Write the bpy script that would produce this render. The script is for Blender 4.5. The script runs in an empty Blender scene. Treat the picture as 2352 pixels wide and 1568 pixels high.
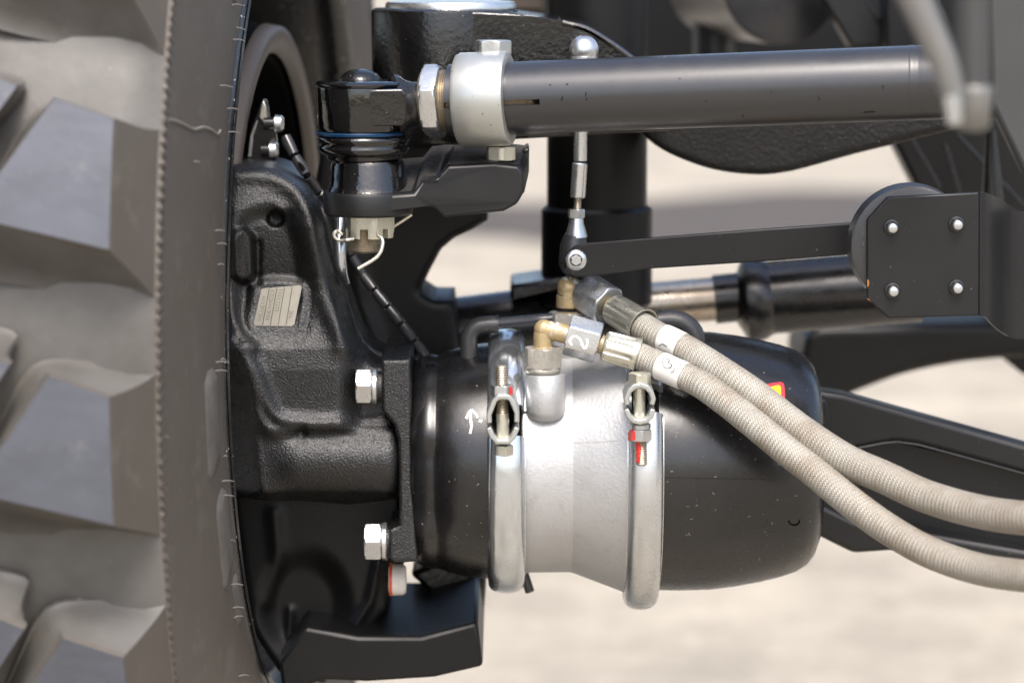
import bpy, bmesh, math, random
import numpy as np
from mathutils import Vector, Matrix
from mathutils.bvhtree import BVHTree
random.seed(7); np.random.seed(7)
scene = bpy.context.scene
COL = scene.collection

# ------------------------------------------------------------------ camera
PITCH = math.radians(8.0)
CEN = Vector((0, 0, 0.78)); DIST = 2.0
cam_loc = CEN + Vector((0, -math.cos(PITCH)*DIST, math.sin(PITCH)*DIST))
camd = bpy.data.cameras.new('camera'); cam = bpy.data.objects.new('camera', camd); COL.objects.link(cam)
cam.location = cam_loc
cam.rotation_euler = (math.radians(90) - PITCH, 0, 0)
camd.lens = 100; camd.sensor_width = 36; camd.clip_start = 0.05; camd.clip_end = 500
camd.dof.use_dof = True; camd.dof.focus_distance = 1.99; camd.dof.aperture_fstop = 4.2
camd.dof.aperture_blades = 9
scene.camera = cam

# ------------------------------------------------------------------ world and sun
SUN_EL, SUN_AZ = math.radians(58), math.radians(176)     # azimuth from +Y clockwise: high behind the camera, veiled by thin cloud
w = bpy.data.worlds.new('World'); scene.world = w; w.use_nodes = True
nt = w.node_tree; bg = nt.nodes['Background']
sky = nt.nodes.new('ShaderNodeTexSky'); sky.sky_type = 'NISHITA'; sky.sun_disc = False
sky.sun_elevation = SUN_EL; sky.sun_rotation = SUN_AZ; sky.dust_density = 4.5; sky.ozone_density = 1.3; sky.air_density = 1.0
nt.links.new(sky.outputs[0], bg.inputs[0]); bg.inputs[1].default_value = 0.145
sl = bpy.data.lights.new('sun', 'SUN'); sl.energy = 1.3; sl.angle = math.radians(24); sl.color = (1.0, 0.975, 0.945)
so = bpy.data.objects.new('sun', sl); COL.objects.link(so)
sd = Vector((math.sin(SUN_AZ)*math.cos(SUN_EL), math.cos(SUN_AZ)*math.cos(SUN_EL), math.sin(SUN_EL)))
so.rotation_euler = sd.to_track_quat('Z', 'Y').to_euler(); so.location = sd*6
vs = scene.view_settings; vs.view_transform = 'Standard'; vs.look = 'None'; vs.gamma = 1; vs.exposure = 1.36
scene.cycles.max_bounces = 6; scene.cycles.use_denoising = True

# ------------------------------------------------------------------ picture <-> place
VIEW = Vector((0, math.cos(PITCH), -math.sin(PITCH))); UPV = Vector((0, math.sin(PITCH), math.cos(PITCH)))
KPX = 36.0/100.0/2352.0
def ray(px, py):
    return (VIEW + Vector((1, 0, 0))*(px-1176)*KPX + UPV*(784-py)*KPX)
def W(px, py, Y=0.0):
    r = ray(px, py); t = (Y - cam_loc.y)/r.y
    return cam_loc + r*t
def S(Y=0.0):                                  # metres per picture unit at depth Y
    return (W(1200, 784, Y) - W(1199, 784, Y)).length

# ------------------------------------------------------------------ materials
def mat(name, base, rough=0.5, metal=0.0, spec=0.5, coat=0.0, bump=None, var=None, specks=None, rvar=0.0, coatr=0.1, wear=None):
    """bump=(scale, strength, distance); var=(scale, other colour, amount); specks=(scale, colour, threshold)"""
    m = bpy.data.materials.new(name); m.use_nodes = True
    n = m.node_tree; b = n.nodes['Principled BSDF']; L = n.links.new
    b.inputs['Base Color'].default_value = (*base, 1); b.inputs['Roughness'].default_value = rough
    b.inputs['Metallic'].default_value = metal; b.inputs['Specular IOR Level'].default_value = spec
    b.inputs['Coat Weight'].default_value = coat; b.inputs['Coat Roughness'].default_value = coatr
    geo = n.nodes.new('ShaderNodeTexCoord').outputs['Object']
    def noise(sc, det=4, ro=0.6):
        t = n.nodes.new('ShaderNodeTexNoise'); t.inputs['Scale'].default_value = sc; t.inputs['Detail'].default_value = det
        t.inputs['Roughness'].default_value = ro; L(geo, t.inputs['Vector']); return t.outputs['Fac']
    def ramp(src, a, c):
        r = n.nodes.new('ShaderNodeMapRange'); r.inputs['From Min'].default_value = a; r.inputs['From Max'].default_value = c
        L(src, r.inputs['Value']); return r.outputs['Result']
    col = None
    def mix(f, c1, c2):
        x = n.nodes.new('ShaderNodeMix'); x.data_type = 'RGBA'; L(f, x.inputs['Factor'])
        if c1 is None: x.inputs['A'].default_value = (*base, 1)
        else: L(c1, x.inputs['A'])
        x.inputs['B'].default_value = (*c2, 1); return x.outputs['Result']
    def scl(f, k):
        x = n.nodes.new('ShaderNodeMath'); x.operation = 'MULTIPLY'; L(f, x.inputs[0]); x.inputs[1].default_value = k; return x.outputs[0]
    if var: col = mix(scl(ramp(noise(var[0], 6, 0.65), 0.35, 0.68), var[2]), col, var[1])
    if wear: col = mix(scl(ramp(noise(wear[0], 8, 0.75), wear[3], wear[3]+0.08), wear[2]), col, wear[1])
    if specks:
        f = ramp(noise(specks[0], 2, 0.5), specks[2], specks[2]+0.03); col = mix(f, col, specks[1])
    if col is not None: L(col, b.inputs['Base Color'])
    if rvar:
        r = n.nodes.new('ShaderNodeMapRange'); L(noise(60, 5), r.inputs['Value'])
        r.inputs['From Min'].default_value = .3; r.inputs['From Max'].default_value = .7
        r.inputs['To Min'].default_value = max(.03, rough-rvar); r.inputs['To Max'].default_value = min(1, rough+rvar)
        L(r.outputs[0], b.inputs['Roughness'])
    if bump:
        bn = n.nodes.new('ShaderNodeBump'); bn.inputs['Strength'].default_value = bump[1]; bn.inputs['Distance'].default_value = bump[2]
        L(noise(bump[0], 3, 0.55), bn.inputs['Height']); L(bn.outputs[0], b.inputs['Normal'])
        if coat: L(bn.outputs[0], b.inputs['Coat Normal'])
    return m
M = {}
M['cast'] = mat('black painted casting', (.0035,.0036,.004), .29, spec=.7, bump=(780, .95, .0009), var=(30, (.009,.0085,.008), .5), rvar=.07, specks=(900, (.22,.22,.22), .75))
M['cast_dull'] = mat('dull black casting', (.004,.004,.004), .42, spec=.35, bump=(300, .6, .0014), var=(25, (.013,.0115,.010), .6), specks=(420, (.12,.11,.1), .72))
M['gloss'] = mat('wet gloss black paint', (.002,.002,.0022), .10, spec=.5, coat=.6, coatr=.04, bump=(160, .35, .0009), rvar=.05, specks=(700, (.3,.29,.27), .76))
M['gloss2'] = mat('thick black enamel', (.003,.003,.0033), .2, spec=.5, coat=.15, bump=(260, .45, .0009), var=(40, (.010,.0095,.0085), .5), specks=(500, (.2,.2,.2), .74))
M['satin'] = mat('satin black paint', (.005,.0051,.0057), .27, spec=.62, bump=(240, .14, .0005), var=(18, (.012,.0112,.0105), .7), specks=(380, (.2,.2,.19), .745), rvar=.06)
M['tube'] = mat('satin tube paint', (.026,.027,.031), .32, metal=.38, spec=1.0, bump=(260, .08, .0004), var=(14, (.030,.029,.027), .6), specks=(420, (.01,.01,.01), .74), rvar=.05)
M['plate'] = mat('matt black powder coat', (.0055,.0055,.0058), .4, spec=.4, bump=(900, .15, .0004), var=(25, (.010,.010,.010), .6), specks=(520, (.2,.2,.2), .76))
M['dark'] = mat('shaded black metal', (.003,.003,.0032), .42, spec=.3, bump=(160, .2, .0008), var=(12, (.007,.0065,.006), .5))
M['pit'] = mat('black hollow', (.003,.003,.003), .9, spec=.1)
M['zinc'] = mat('zinc plated steel', (.58,.59,.59), .28, metal=.9, bump=(500, .15, .0004), var=(45, (.50,.51,.51), .8), wear=(90, (.26,.24,.20), .6, .65), rvar=.1)
M['zinc_yel'] = mat('yellowish zinc plating', (.66,.645,.55), .31, metal=.85, bump=(500, .15, .0003), var=(50, (.52,.50,.41), .8), wear=(120, (.26,.22,.16), .6, .64), rvar=.1)
M['collar'] = mat('pale turned steel', (.46,.465,.44), .36, metal=.7, bump=(300, .08, .0004), var=(12, (.37,.38,.355), .7), specks=(330, (.2,.18,.15), .71), rvar=.08)
M['alu'] = mat('cast aluminium', (.45,.45,.452), .46, metal=.6, bump=(420, .35, .0008), var=(22, (.38,.38,.375), .8), wear=(70, (.30,.29,.27), .35, .58), rvar=.08)
M['band'] = mat('bright zinc band', (.62,.645,.65), .20, metal=.93, bump=(40, .08, .002), var=(26, (.54,.58,.64), .7), wear=(150, (.32,.31,.28), .5, .67), rvar=.08)
M['brass'] = mat('yellow chromate fitting', (.46,.34,.17), .40, metal=.45, bump=(380, .5, .0009), var=(60, (.34,.27,.165), .9), wear=(110, (.55,.51,.42), .8, .55), rvar=.1)
M['fitgrey'] = mat('dusty steel fitting', (.42,.40,.35), .45, metal=.5, bump=(420, .5, .0008), var=(60, (.27,.25,.21), .9), wear=(150, (.50,.48,.43), .8, .56))
M['rubber_hose'] = mat('black moulded rubber', (.030,.030,.031), .38, spec=.6, bump=(500, .35, .0006), specks=(500, (.25,.23,.2), .72))
M['tyre'] = mat('brown grey tyre rubber', (.080,.068,.055), .6, spec=.4, bump=(90, .3, .0014), var=(9, (.066,.055,.043), .9), wear=(26, (.115,.102,.085), .5, .55), specks=(160, (.15,.13,.11), .75))
M['lug'] = mat('bluish skylit worn tread rubber', (.088,.094,.112), .5, spec=.45, bump=(70, .4, .0016), var=(14, (.062,.065,.077), .9), wear=(45, (.13,.13,.135), .5, .58), specks=(90, (.25,.25,.24), .75))  # worn lug tops, with bluish skylight put into the colour
M['groove'] = mat('dusty skylit groove rubber', (.118,.112,.102), .5, spec=.5, bump=(60, .35, .0014), var=(10, (.06,.054,.046), .95), specks=(120, (.25,.23,.21), .745))  # paler than the sidewall: dust plus skylight painted into the colour
M['hair'] = mat('pale rubber whisker', (.13,.12,.11), .5)
M['rimm'] = mat('black wheel rim paint', (.010,.010,.0105), .25, spec=.7, bump=(200, .35, .001), var=(50, (.04,.037,.034), .5), specks=(260, (.3,.29,.27), .69))
M['drum'] = mat('brown drum with painted reflection', (.075,.057,.042), .5, bump=(80, .2, .001), var=(20, (.08,.065,.05), .8))  # brown stands in for ground reflected in the drum edge
M['thread'] = mat('dull threaded steel', (.42,.37,.29), .38, metal=.85, var=(80, (.3,.25,.18), .8))
M['red'] = mat('red marking paint', (.55,.03,.02), .4)
M['white'] = mat('white marker paint', (.6,.6,.59), .5)
M['sleeve'] = mat('white plastic sleeve', (.66,.645,.61), .36, var=(60, (.52,.50,.46), .6), specks=(250, (.25,.23,.2), .71))
M['ink'] = mat('black ink', (.03,.03,.03), .6)
M['bluering'] = mat('blue retaining ring', (.006,.035,.085), .3, metal=.3)
M['yellow'] = mat('yellow sticker film', (.85,.55,.01), .4)
M['redfilm'] = mat('red sticker film', (.70,.03,.035), .4)
M['idplate'] = mat('pale data plate', (.46,.44,.38), .4, metal=.55, bump=(260, .2, .0006), var=(60, (.36,.34,.29), .6))
M['engrave'] = mat('engraved line', (.12,.11,.09), .6, metal=.3)
M['whiteplastic'] = mat('white plastic cap', (.72,.68,.62), .45, var=(80, (.5,.45,.4), .6))
M['orange'] = mat('orange ring', (.55,.09,.03), .5)
M['shield'] = mat('grey shield paint', (.035,.035,.034), .5, var=(8, (.05,.05,.048), .5))
M['grey_rod'] = mat('weathered grey rod', (.16,.158,.15), .45, metal=.4, var=(30, (.2,.19,.17), .6))
M['lit_grey'] = mat('black arm top painted lit', (.05,.048,.045), .5, bump=(140, .6, .002), var=(60, (.012,.012,.012), .9))  # grey paints the lit look of the steering arm's upper face
M['rust'] = mat('rusty chip', (.30,.12,.03), .8)
M['chrome'] = mat('worn piston rod', (.50,.46,.40), .3, metal=.85, var=(20, (.33,.26,.19), .8), rvar=.08)
M['spiral'] = mat('shiny black spiral wrap', (.03,.03,.033), .25, spec=.6)
M['paper'] = mat('pale mould flash and glints', (.17,.15,.125), .5)

def mat_ground(name, c1, c2, c3, sc=3.0):
    m = bpy.data.materials.new(name); m.use_nodes = True; n = m.node_tree; L = n.links.new; b = n.nodes['Principled BSDF']
    co = n.nodes.new('ShaderNodeTexCoord').outputs['Object']
    a = n.nodes.new('ShaderNodeTexNoise'); a.inputs['Scale'].default_value = sc; a.inputs['Detail'].default_value = 8; a.inputs['Roughness'].default_value = .8; L(co, a.inputs['Vector'])
    d = n.nodes.new('ShaderNodeTexVoronoi'); d.inputs['Scale'].default_value = sc*9; L(co, d.inputs['Vector'])
    r = n.nodes.new('ShaderNodeValToRGB'); r.color_ramp.elements[0].position = .35; r.color_ramp.elements[0].color = (*c2, 1)
    r.color_ramp.elements[1].position = .65; r.color_ramp.elements[1].color = (*c1, 1); L(a.outputs[0], r.inputs[0])
    mp = n.nodes.new('ShaderNodeMapRange'); mp.inputs['From Min'].default_value = .0; mp.inputs['From Max'].default_value = .25
    mp.inputs['To Min'].default_value = .55; mp.inputs['To Max'].default_value = 0; L(d.outputs['Distance'], mp.inputs['Value'])
    x = n.nodes.new('ShaderNodeMix'); x.data_type = 'RGBA'; L(mp.outputs[0], x.inputs['Factor']); L(r.outputs[0], x.inputs['A']); x.inputs['B'].default_value = (*c3, 1)
    L(x.outputs['Result'], b.inputs['Base Color']); b.inputs['Roughness'].default_value = .9
    bn = n.nodes.new('ShaderNodeBump'); bn.inputs['Distance'].default_value = .01; L(a.outputs[0], bn.inputs['Height']); L(bn.outputs[0], b.inputs['Normal'])
    return m
M['ground'] = mat_ground('beige gravelly concrete', (.385,.338,.262), (.20,.175,.135), (.47,.415,.325), 2.6)
M['ground_shadow'] = mat_ground('painted shadow band', (.07,.056,.045), (.045,.037,.03), (.075,.062,.05))  # shade colour for the far shadow band

def mat_braid():
    m = bpy.data.materials.new('grey braided sleeve'); m.use_nodes = True; n = m.node_tree; L = n.links.new; b = n.nodes['Principled BSDF']
    uv = n.nodes.new('ShaderNodeUVMap'); uv.uv_map = 'UVMap'
    sp = n.nodes.new('ShaderNodeSeparateXYZ'); L(uv.outputs[0], sp.inputs[0])
    def math_(op, a, c=None):
        x = n.nodes.new('ShaderNodeMath'); x.operation = op
        for i, v in enumerate((a, c)):
            if v is None: continue
            if isinstance(v, (int, float)): x.inputs[i].default_value = v
            else: L(v, x.inputs[i])
        return x.outputs[0]
    NV, FU = 17.0, 660.0                                       # strand pairs round the hose, pitch along it
    u = math_('MULTIPLY', sp.outputs[0], FU); v = math_('MULTIPLY', sp.outputs[1], NV*2)
    p = math_('ADD', math_('MULTIPLY', u, .5), v); q = math_('SUBTRACT', math_('MULTIPLY', u, .5), v)
    tp = math_('ABSOLUTE', math_('SINE', math_('MULTIPLY', p, math.pi))); tq = math_('ABSOLUTE', math_('SINE', math_('MULTIPLY', q, math.pi)))
    ov = math_('MODULO', math_('ADD', math_('FLOOR', p), math_('FLOOR', q)), 2.0)
    ov = math_('ABSOLUTE', ov)
    h = math_('ADD', math_('MULTIPLY', tp, ov), math_('MULTIPLY', tq, math_('SUBTRACT', 1.0, ov)))
    fine = n.nodes.new('ShaderNodeTexNoise'); fine.inputs['Scale'].default_value = 900; 
    co = n.nodes.new('ShaderNodeTexCoord').outputs['Object']; L(co, fine.inputs['Vector'])
    dirt = n.nodes.new('ShaderNodeTexNoise'); dirt.inputs['Scale'].default_value = 28; dirt.inputs['Detail'].default_value = 6; dirt.inputs['Roughness'].default_value = .7; L(co, dirt.inputs['Vector'])
    r = n.nodes.new('ShaderNodeValToRGB'); r.color_ramp.elements[0].position = .06; r.color_ramp.elements[0].color = (.10,.085,.065,1)  # strand gaps painted darker, shadow and dirt together
    r.color_ramp.elements[1].position = .42; r.color_ramp.elements[1].color = (.36,.345,.30,1); L(h, r.inputs[0])
    x = n.nodes.new('ShaderNodeMix'); x.data_type = 'RGBA'; mr = n.nodes.new('ShaderNodeMapRange')
    mr.inputs['From Min'].default_value = .42; mr.inputs['From Max'].default_value = .66; mr.inputs['To Max'].default_value = .75; L(dirt.outputs[0], mr.inputs['Value'])
    L(mr.outputs[0], x.inputs['Factor']); L(r.outputs[0], x.inputs['A']); x.inputs['B'].default_value = (.16,.115,.072,1)
    # the further along the hose, the browner and dirtier it is
    y = n.nodes.new('ShaderNodeMix'); y.data_type = 'RGBA'; my = n.nodes.new('ShaderNodeMapRange')
    my.inputs['From Min'].default_value = .08; my.inputs['From Max'].default_value = .22; my.inputs['To Max'].default_value = .45; L(sp.outputs[0], my.inputs['Value'])
    L(my.outputs[0], y.inputs['Factor']); L(x.outputs['Result'], y.inputs['A']); y.inputs['B'].default_value = (.21,.175,.13,1)
    L(y.outputs['Result'], b.inputs['Base Color'])
    b.inputs['Roughness'].default_value = .5; b.inputs['Metallic'].default_value = .15
    bn = n.nodes.new('ShaderNodeBump'); bn.inputs['Distance'].default_value = .0005; bn.inputs['Strength'].default_value = .6; L(h, bn.inputs['Height']); L(bn.outputs[0], b.inputs['Normal'])
    return m
M['braid'] = mat_braid()

# ------------------------------------------------------------------ mesh helpers
class Geo:
    def __init__(s): s.v = []; s.f = []; s.uv = {}
    def add(s, vs, fs, uvs=None):
        o = len(s.v); s.v += [Vector(p) for p in vs]
        for i, f in enumerate(fs):
            s.f.append([o+k for k in f])
            if uvs: s.uv[len(s.f)-1] = uvs[i]
        return s
WORLD = {}; TREES = {}
def obj(name, g, m, parent=None, smooth=True, bevel=0, angle=35, kind=None, remesh=None, bseg=2, subsurf=0):
    if not g.v: print('EMPTY', name, parent.name if parent else ''); return None
    c = sum(g.v, Vector())/len(g.v)
    me = bpy.data.meshes.new(name); me.from_pydata([p - c for p in g.v], [], g.f)
    if g.uv:
        l = me.uv_layers.new(name='UVMap')
        for pi, uv in g.uv.items():
            for k, li in enumerate(me.polygons[pi].loop_indices): l.data[li].uv = uv[k]
    me.update()
    bm = bmesh.new(); bm.from_mesh(me)
    if not g.uv: bmesh.ops.recalc_face_normals(bm, faces=bm.faces)
    bm.to_mesh(me); bm.free()
    me.materials.append(M[m])
    o = bpy.data.objects.new(name, me); COL.objects.link(o)
    pw = WORLD[parent.name] if parent else Vector()
    o.location = c - pw; WORLD[o.name] = c
    if parent: o.parent = parent
    if smooth:
        me.polygons.foreach_set('use_smooth', [True]*len(me.polygons))
        if angle < 180:
            try: me.set_sharp_from_angle(angle=math.radians(angle))
            except Exception: pass
    if remesh:
        r = o.modifiers.new('fuse', 'REMESH'); r.mode = 'VOXEL'; r.voxel_size = remesh; r.use_smooth_shade = True
        sm = o.modifiers.new('soften', 'SMOOTH'); sm.iterations = 4
    if bevel:
        b = o.modifiers.new('edge', 'BEVEL'); b.width = bevel; b.segments = bseg; b.limit_method = 'ANGLE'; b.angle_limit = math.radians(30); b.harden_normals = False
    if subsurf:
        s_ = o.modifiers.new('sub', 'SUBSURF'); s_.levels = s_.render_levels = subsurf
    if kind: o['kind'] = kind
    TREES[o.name] = (g.v, g.f)
    return o
def thing(name, label, cat, loc, group=None):
    o = bpy.data.objects.new(name, None); COL.objects.link(o); o.location = loc; o.empty_display_size = .02
    WORLD[o.name] = Vector(loc); o['label'] = label; o['category'] = cat
    if group: o['group'] = group
    return o
def tag(o, label, cat, group=None):
    o['label'] = label; o['category'] = cat
    if group: o['group'] = group
    return o
def frame(ax, hint=None):
    ax = ax.normalized(); h = Vector(hint) if hint else (Vector((0, 0, 1)) if abs(ax.z) < .9 else Vector((0, 1, 0)))
    u = (h - ax*h.dot(ax)).normalized(); return ax, u, ax.cross(u)
def lathe(g, o, ax, prof, n=64, a0=0, a1=360, hint=None, ripple=None, close=False):
    """prof = [(distance along the axis, radius)]; angle 0 points to the hint (up)"""
    ax, u, v = frame(Vector(ax), hint); o = Vector(o); full = abs(a1-a0) >= 360
    k = n if full else n+1; vs = []; idx = []
    for j, (t, r) in enumerate(prof):
        if r < 1e-6 and full: idx.append([len(vs)]*k); vs.append(o+ax*t); continue
        row = []
        for i in range(k):
            a = math.radians(a0 + (a1-a0)*i/n); rr = r*(ripple(j, i/n) if ripple else 1)
            row.append(len(vs)); vs.append(o + ax*t + (u*math.cos(a) + v*math.sin(a))*rr)
        idx.append(row)
    fs = []; m = len(idx)
    for j in range(m if close else m-1):
        A, B_ = idx[j], idx[(j+1) % m]
        for i in range(k if full else k-1):
            q = [A[i], A[(i+1) % k], B_[(i+1) % k], B_[i]]
            q2 = []; [q2.append(x) for x in q if x not in q2]
            if len(q2) > 2: fs.append(q2)
    if not full and close: fs.append([r[0] for r in idx]); fs.append([r[-1] for r in idx][::-1])
    g.add(vs, fs); return g
def cyl(g, p0, p1, r0, r1=None, n=40, ch=0):
    p0, p1 = Vector(p0), Vector(p1); r1 = r0 if r1 is None else r1; L = (p1-p0).length
    pr = [(0, 0), (0, r0-ch), (ch, r0), (L-ch, r1), (L, r1-ch), (L, 0)] if ch else [(0, 0), (0, r0), (L, r1), (L, 0)]
    return lathe(g, p0, p1-p0, pr, n)
def hexa(g, p0, ax, R, h, rot=0, ch=.09, hole=0, washer=False, hint=None):
    """hex head: R = corner radius; both rims chamfered like a turned nut"""
    ax, u, v = frame(Vector(ax), hint); p0 = Vector(p0); vs = []; fs = []
    N = 36; rin = R*.866
    def hexr(a):
        a = (a - rot) % 60 - 30; return rin/math.cos(math.radians(a))
    rings = [(0, lambda a: min(hexr(a), R*.90)), (h*.0+R*.05, lambda a: hexr(a) - max(0, hexr(a)-R*.97)), (R*.13, hexr), (h-R*.13, hexr),
             (h-R*.05, lambda a: hexr(a) - max(0, hexr(a)-R*.96)), (h, lambda a: min(hexr(a), R*.89))]
    for t, fn in rings:
        for i in range(N):
            a = 360*i/N; r = fn(a)
            vs.append(p0 + ax*t + (u*math.cos(math.radians(a)) + v*math.sin(math.radians(a)))*r)
    for j in range(len(rings)-1):
        for i in range(N): fs.append([j*N+i, j*N+(i+1) % N, (j+1)*N+(i+1) % N, (j+1)*N+i])
    fs.append(list(range(N))[::-1]); fs.append([(len(rings)-1)*N+i for i in range(N)])
    g.add(vs, fs); return g
def thread(g, p0, p1, r, pitch, n=32, depth=.12):
    p0, p1 = Vector(p0), Vector(p1); L = (p1-p0).length; k = max(2, int(L/pitch)); pr = [(0, 0)]
    for i in range(k):
        t = L*i/k; pr += [(t, r*(1-depth)), (t+L/k*.5, r)]
    pr += [(L, r*(1-depth)), (L+r*.12, r*.7), (L+r*.12, 0)]
    return lathe(g, p0, p1-p0, pr, n)
def catmull(P, per=8):
    P = [Vector(p) for p in P]; Q = [P[0]*2-P[1]] + P + [P[-1]*2-P[-2]]; out = []
    for i in range(1, len(Q)-2):
        a, b, c, d = Q[i-1:i+3]
        for k in range(per):
            t = k/per
            out.append(.5*((2*b) + (c-a)*t + (2*a-5*b+4*c-d)*t*t + (3*b-a-3*c+d)*t**3))
    out.append(Q[-2]); return out
def sweep(g, P, r, n=20, cap=True, smooth=True, per=8, uv=False, u0=0.0, flat=None):
    P = catmull(P, per) if smooth else [Vector(p) for p in P]
    N = len(P); R = r if isinstance(r, (list, tuple)) else [r]
    rad = [R[min(len(R)-1, int(i/(N-1)*(len(R)-1)))]*(1-((i/(N-1)*(len(R)-1)) % 1)) + R[min(len(R)-1, int(i/(N-1)*(len(R)-1))+1)]*((i/(N-1)*(len(R)-1)) % 1) for i in range(N)]
    T = [(P[min(i+1, N-1)]-P[max(i-1, 0)]).normalized() for i in range(N)]
    _, u, v = frame(T[0]); vs = []; L = [u0]
    for i in range(1, N): L.append(L[-1] + (P[i]-P[i-1]).length)
    for i in range(N):
        if i: u = (u - T[i]*u.dot(T[i])).normalized()
        v = T[i].cross(u)
        for k in range(n):
            a = 2*math.pi*k/n; vs.append(P[i] + (u*math.cos(a) + v*math.sin(a)*(flat or 1))*rad[i])
    fs = []; uvs = []
    for i in range(N-1):
        for k in range(n):
            fs.append([i*n+k, i*n+(k+1) % n, (i+1)*n+(k+1) % n, (i+1)*n+k])
            uvs.append([(L[i], k/n), (L[i], (k+1)/n), (L[i+1], (k+1)/n), (L[i+1], k/n)])
    if cap:
        fs += [list(range(n))[::-1], [(N-1)*n+k for k in range(n)]]; uvs += [[(0, 0)]*n, [(0, 0)]*n]
    g.add(vs, fs, uvs if uv else None); return g
def ball(g, c, r, n=20, sq=(1, 1, 1)):
    c = Vector(c); vs = []; fs = []
    for j in range(n//2+1):
        p = math.pi*j/(n//2)
        for i in range(n):
            a = 2*math.pi*i/n; vs.append(c + Vector((math.sin(p)*math.cos(a)*sq[0], math.sin(p)*math.sin(a)*sq[1], math.cos(p)*sq[2]))*r)
    for j in range(n//2):
        for i in range(n): fs.append([j*n+i, j*n+(i+1) % n, (j+1)*n+(i+1) % n, (j+1)*n+i])
    g.add(vs, fs); return g
def slab(g, poly, Y, depth, Yfn=None):
    """picture polygon set up on the plane y=Y (or Yfn(px,py)), extruded back by depth along +y"""
    A = [W(x, y, (Yfn(x, y) if Yfn else Y)) for x, y in poly]; n = len(A)
    B_ = [p + Vector((0, depth, 0)) for p in A]
    fs = [list(range(n)), [n+i for i in range(n)][::-1]] + [[i, (i+1) % n, n+(i+1) % n, n+i] for i in range(n)]
    g.add(A+B_, fs); return g
def box(g, c, s, R=None):
    c = Vector(c); vs = [Vector((x*s[0]/2, y*s[1]/2, z*s[2]/2)) for x in (-1, 1) for y in (-1, 1) for z in (-1, 1)]
    if R: vs = [R @ p for p in vs]
    g.add([c+p for p in vs], [(0, 1, 3, 2), (4, 6, 7, 5), (0, 4, 5, 1), (2, 3, 7, 6), (0, 2, 6, 4), (1, 5, 7, 3)]); return g
# --- relief castings: a silhouette with a worked front surface and real depth behind
def seg_d(X, Y, a, b):
    ax, ay = a; bx, by = b; dx, dy = bx-ax, by-ay; t = np.clip(((X-ax)*dx+(Y-ay)*dy)/(dx*dx+dy*dy+1e-9), 0, 1)
    return np.hypot(X-ax-t*dx, Y-ay-t*dy)
def line_d(X, Y, P):
    d = seg_d(X, Y, P[0], P[1])
    for i in range(1, len(P)-1): d = np.minimum(d, seg_d(X, Y, P[i], P[i+1]))
    return d
def inside(X, Y, P):
    r = np.zeros(X.shape, bool); n = len(P)
    for i in range(n):
        x1, y1 = P[i]; x2, y2 = P[(i+1) % n]
        if y1 == y2: continue
        c = ((y1 > Y) != (y2 > Y)) & (X < (x2-x1)*(Y-y1)/(y2-y1)+x1); r ^= c
    return r
def sd_poly(X, Y, P):
    d = line_d(X, Y, list(P)+[P[0]]); return np.where(inside(X, Y, P), d, -d)
def smooth2(P, per=6, closed=True):
    if closed:
        Q = [P[-1]]+list(P)+[P[0], P[1]]
    else: Q = [P[0]]+list(P)+[P[-1]]
    out = []
    for i in range(1, len(Q)-2):
        a, b, c, d = [np.array(q, float) for q in Q[i-1:i+3]]
        for k in range(per):
            t = k/per; p = .5*((2*b)+(c-a)*t+(2*a-5*b+4*c-d)*t*t+(3*b-a-3*c+d)*t**3); out.append((float(p[0]), float(p[1])))
    if not closed: out.append(tuple(map(float, P[-1])))
    return out
def ss(e0, e1, x):
    t = np.clip((x-e0)/(e1-e0), 0, 1); return t*t*(3-2*t)
def relief(poly, Y, hfun, R=22, step=5, back=.05):
    xs = [p[0] for p in poly]; ys = [p[1] for p in poly]
    gx = np.arange(min(xs)-step, max(xs)+step*2, step); gy = np.arange(min(ys)-step, max(ys)+step*2, step)
    X, Yp = np.meshgrid(gx*1.0, gy*1.0); d = sd_poly(X, Yp, poly); ny, nx = X.shape
    # outside vertices next to the outline are pulled onto it
    ins = d >= 0; near = np.zeros_like(ins)
    for a, b in ((0, 1), (1, 0), (0, -1), (-1, 0), (1, 1), (-1, -1), (1, -1), (-1, 1)): near |= np.roll(np.roll(ins, a, 0), b, 1)
    use = ins | near; P = np.array(list(poly)+[poly[0]], float)
    XX, YY = X.copy(), Yp.copy()
    for j, i in zip(*np.where(near & ~ins)):
        p = np.array([X[j, i], Yp[j, i]]); A = P[:-1]; D = P[1:]-A; t = np.clip(((p-A)*D).sum(1)/((D*D).sum(1)+1e-9), 0, 1); q = A+D*t[:, None]
        k = np.argmin(((q-p)**2).sum(1)); XX[j, i], YY[j, i] = q[k]
    dd = np.clip(d, 0, R); edge = -R + np.sqrt(np.maximum(R*R-(R-dd)**2, 0))
    H = hfun(XX, YY, np.maximum(d, 0)) + edge
    s = S(Y); idx = -np.ones(X.shape, int); vs = []
    for j in range(ny):
        for i in range(nx):
            if use[j, i]: idx[j, i] = len(vs); vs.append(W(XX[j, i], YY[j, i], Y - H[j, i]*s))
    fs = []; edges = {}
    for j in range(ny-1):
        for i in range(nx-1):
            q = [idx[j, i], idx[j, i+1], idx[j+1, i+1], idx[j+1, i]]
            if min(q) < 0 or not (ins[j, i] or ins[j, i+1] or ins[j+1, i+1] or ins[j+1, i]): continue
            fs.append(q)
            for k in range(4):
                e = (q[k], q[(k+1) % 4]); edges[e] = 1
    n = len(vs); bd = [e for e in edges if (e[1], e[0]) not in edges]; bi = {}
    for e in bd:
        for k in e:
            if k not in bi: bi[k] = len(vs); vs.append(Vector((vs[k].x, Y+back, vs[k].z)))
    for a, b in bd: fs.append([b, a, bi[a], bi[b]])
    g = Geo(); g.add(vs, fs); return g
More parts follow.
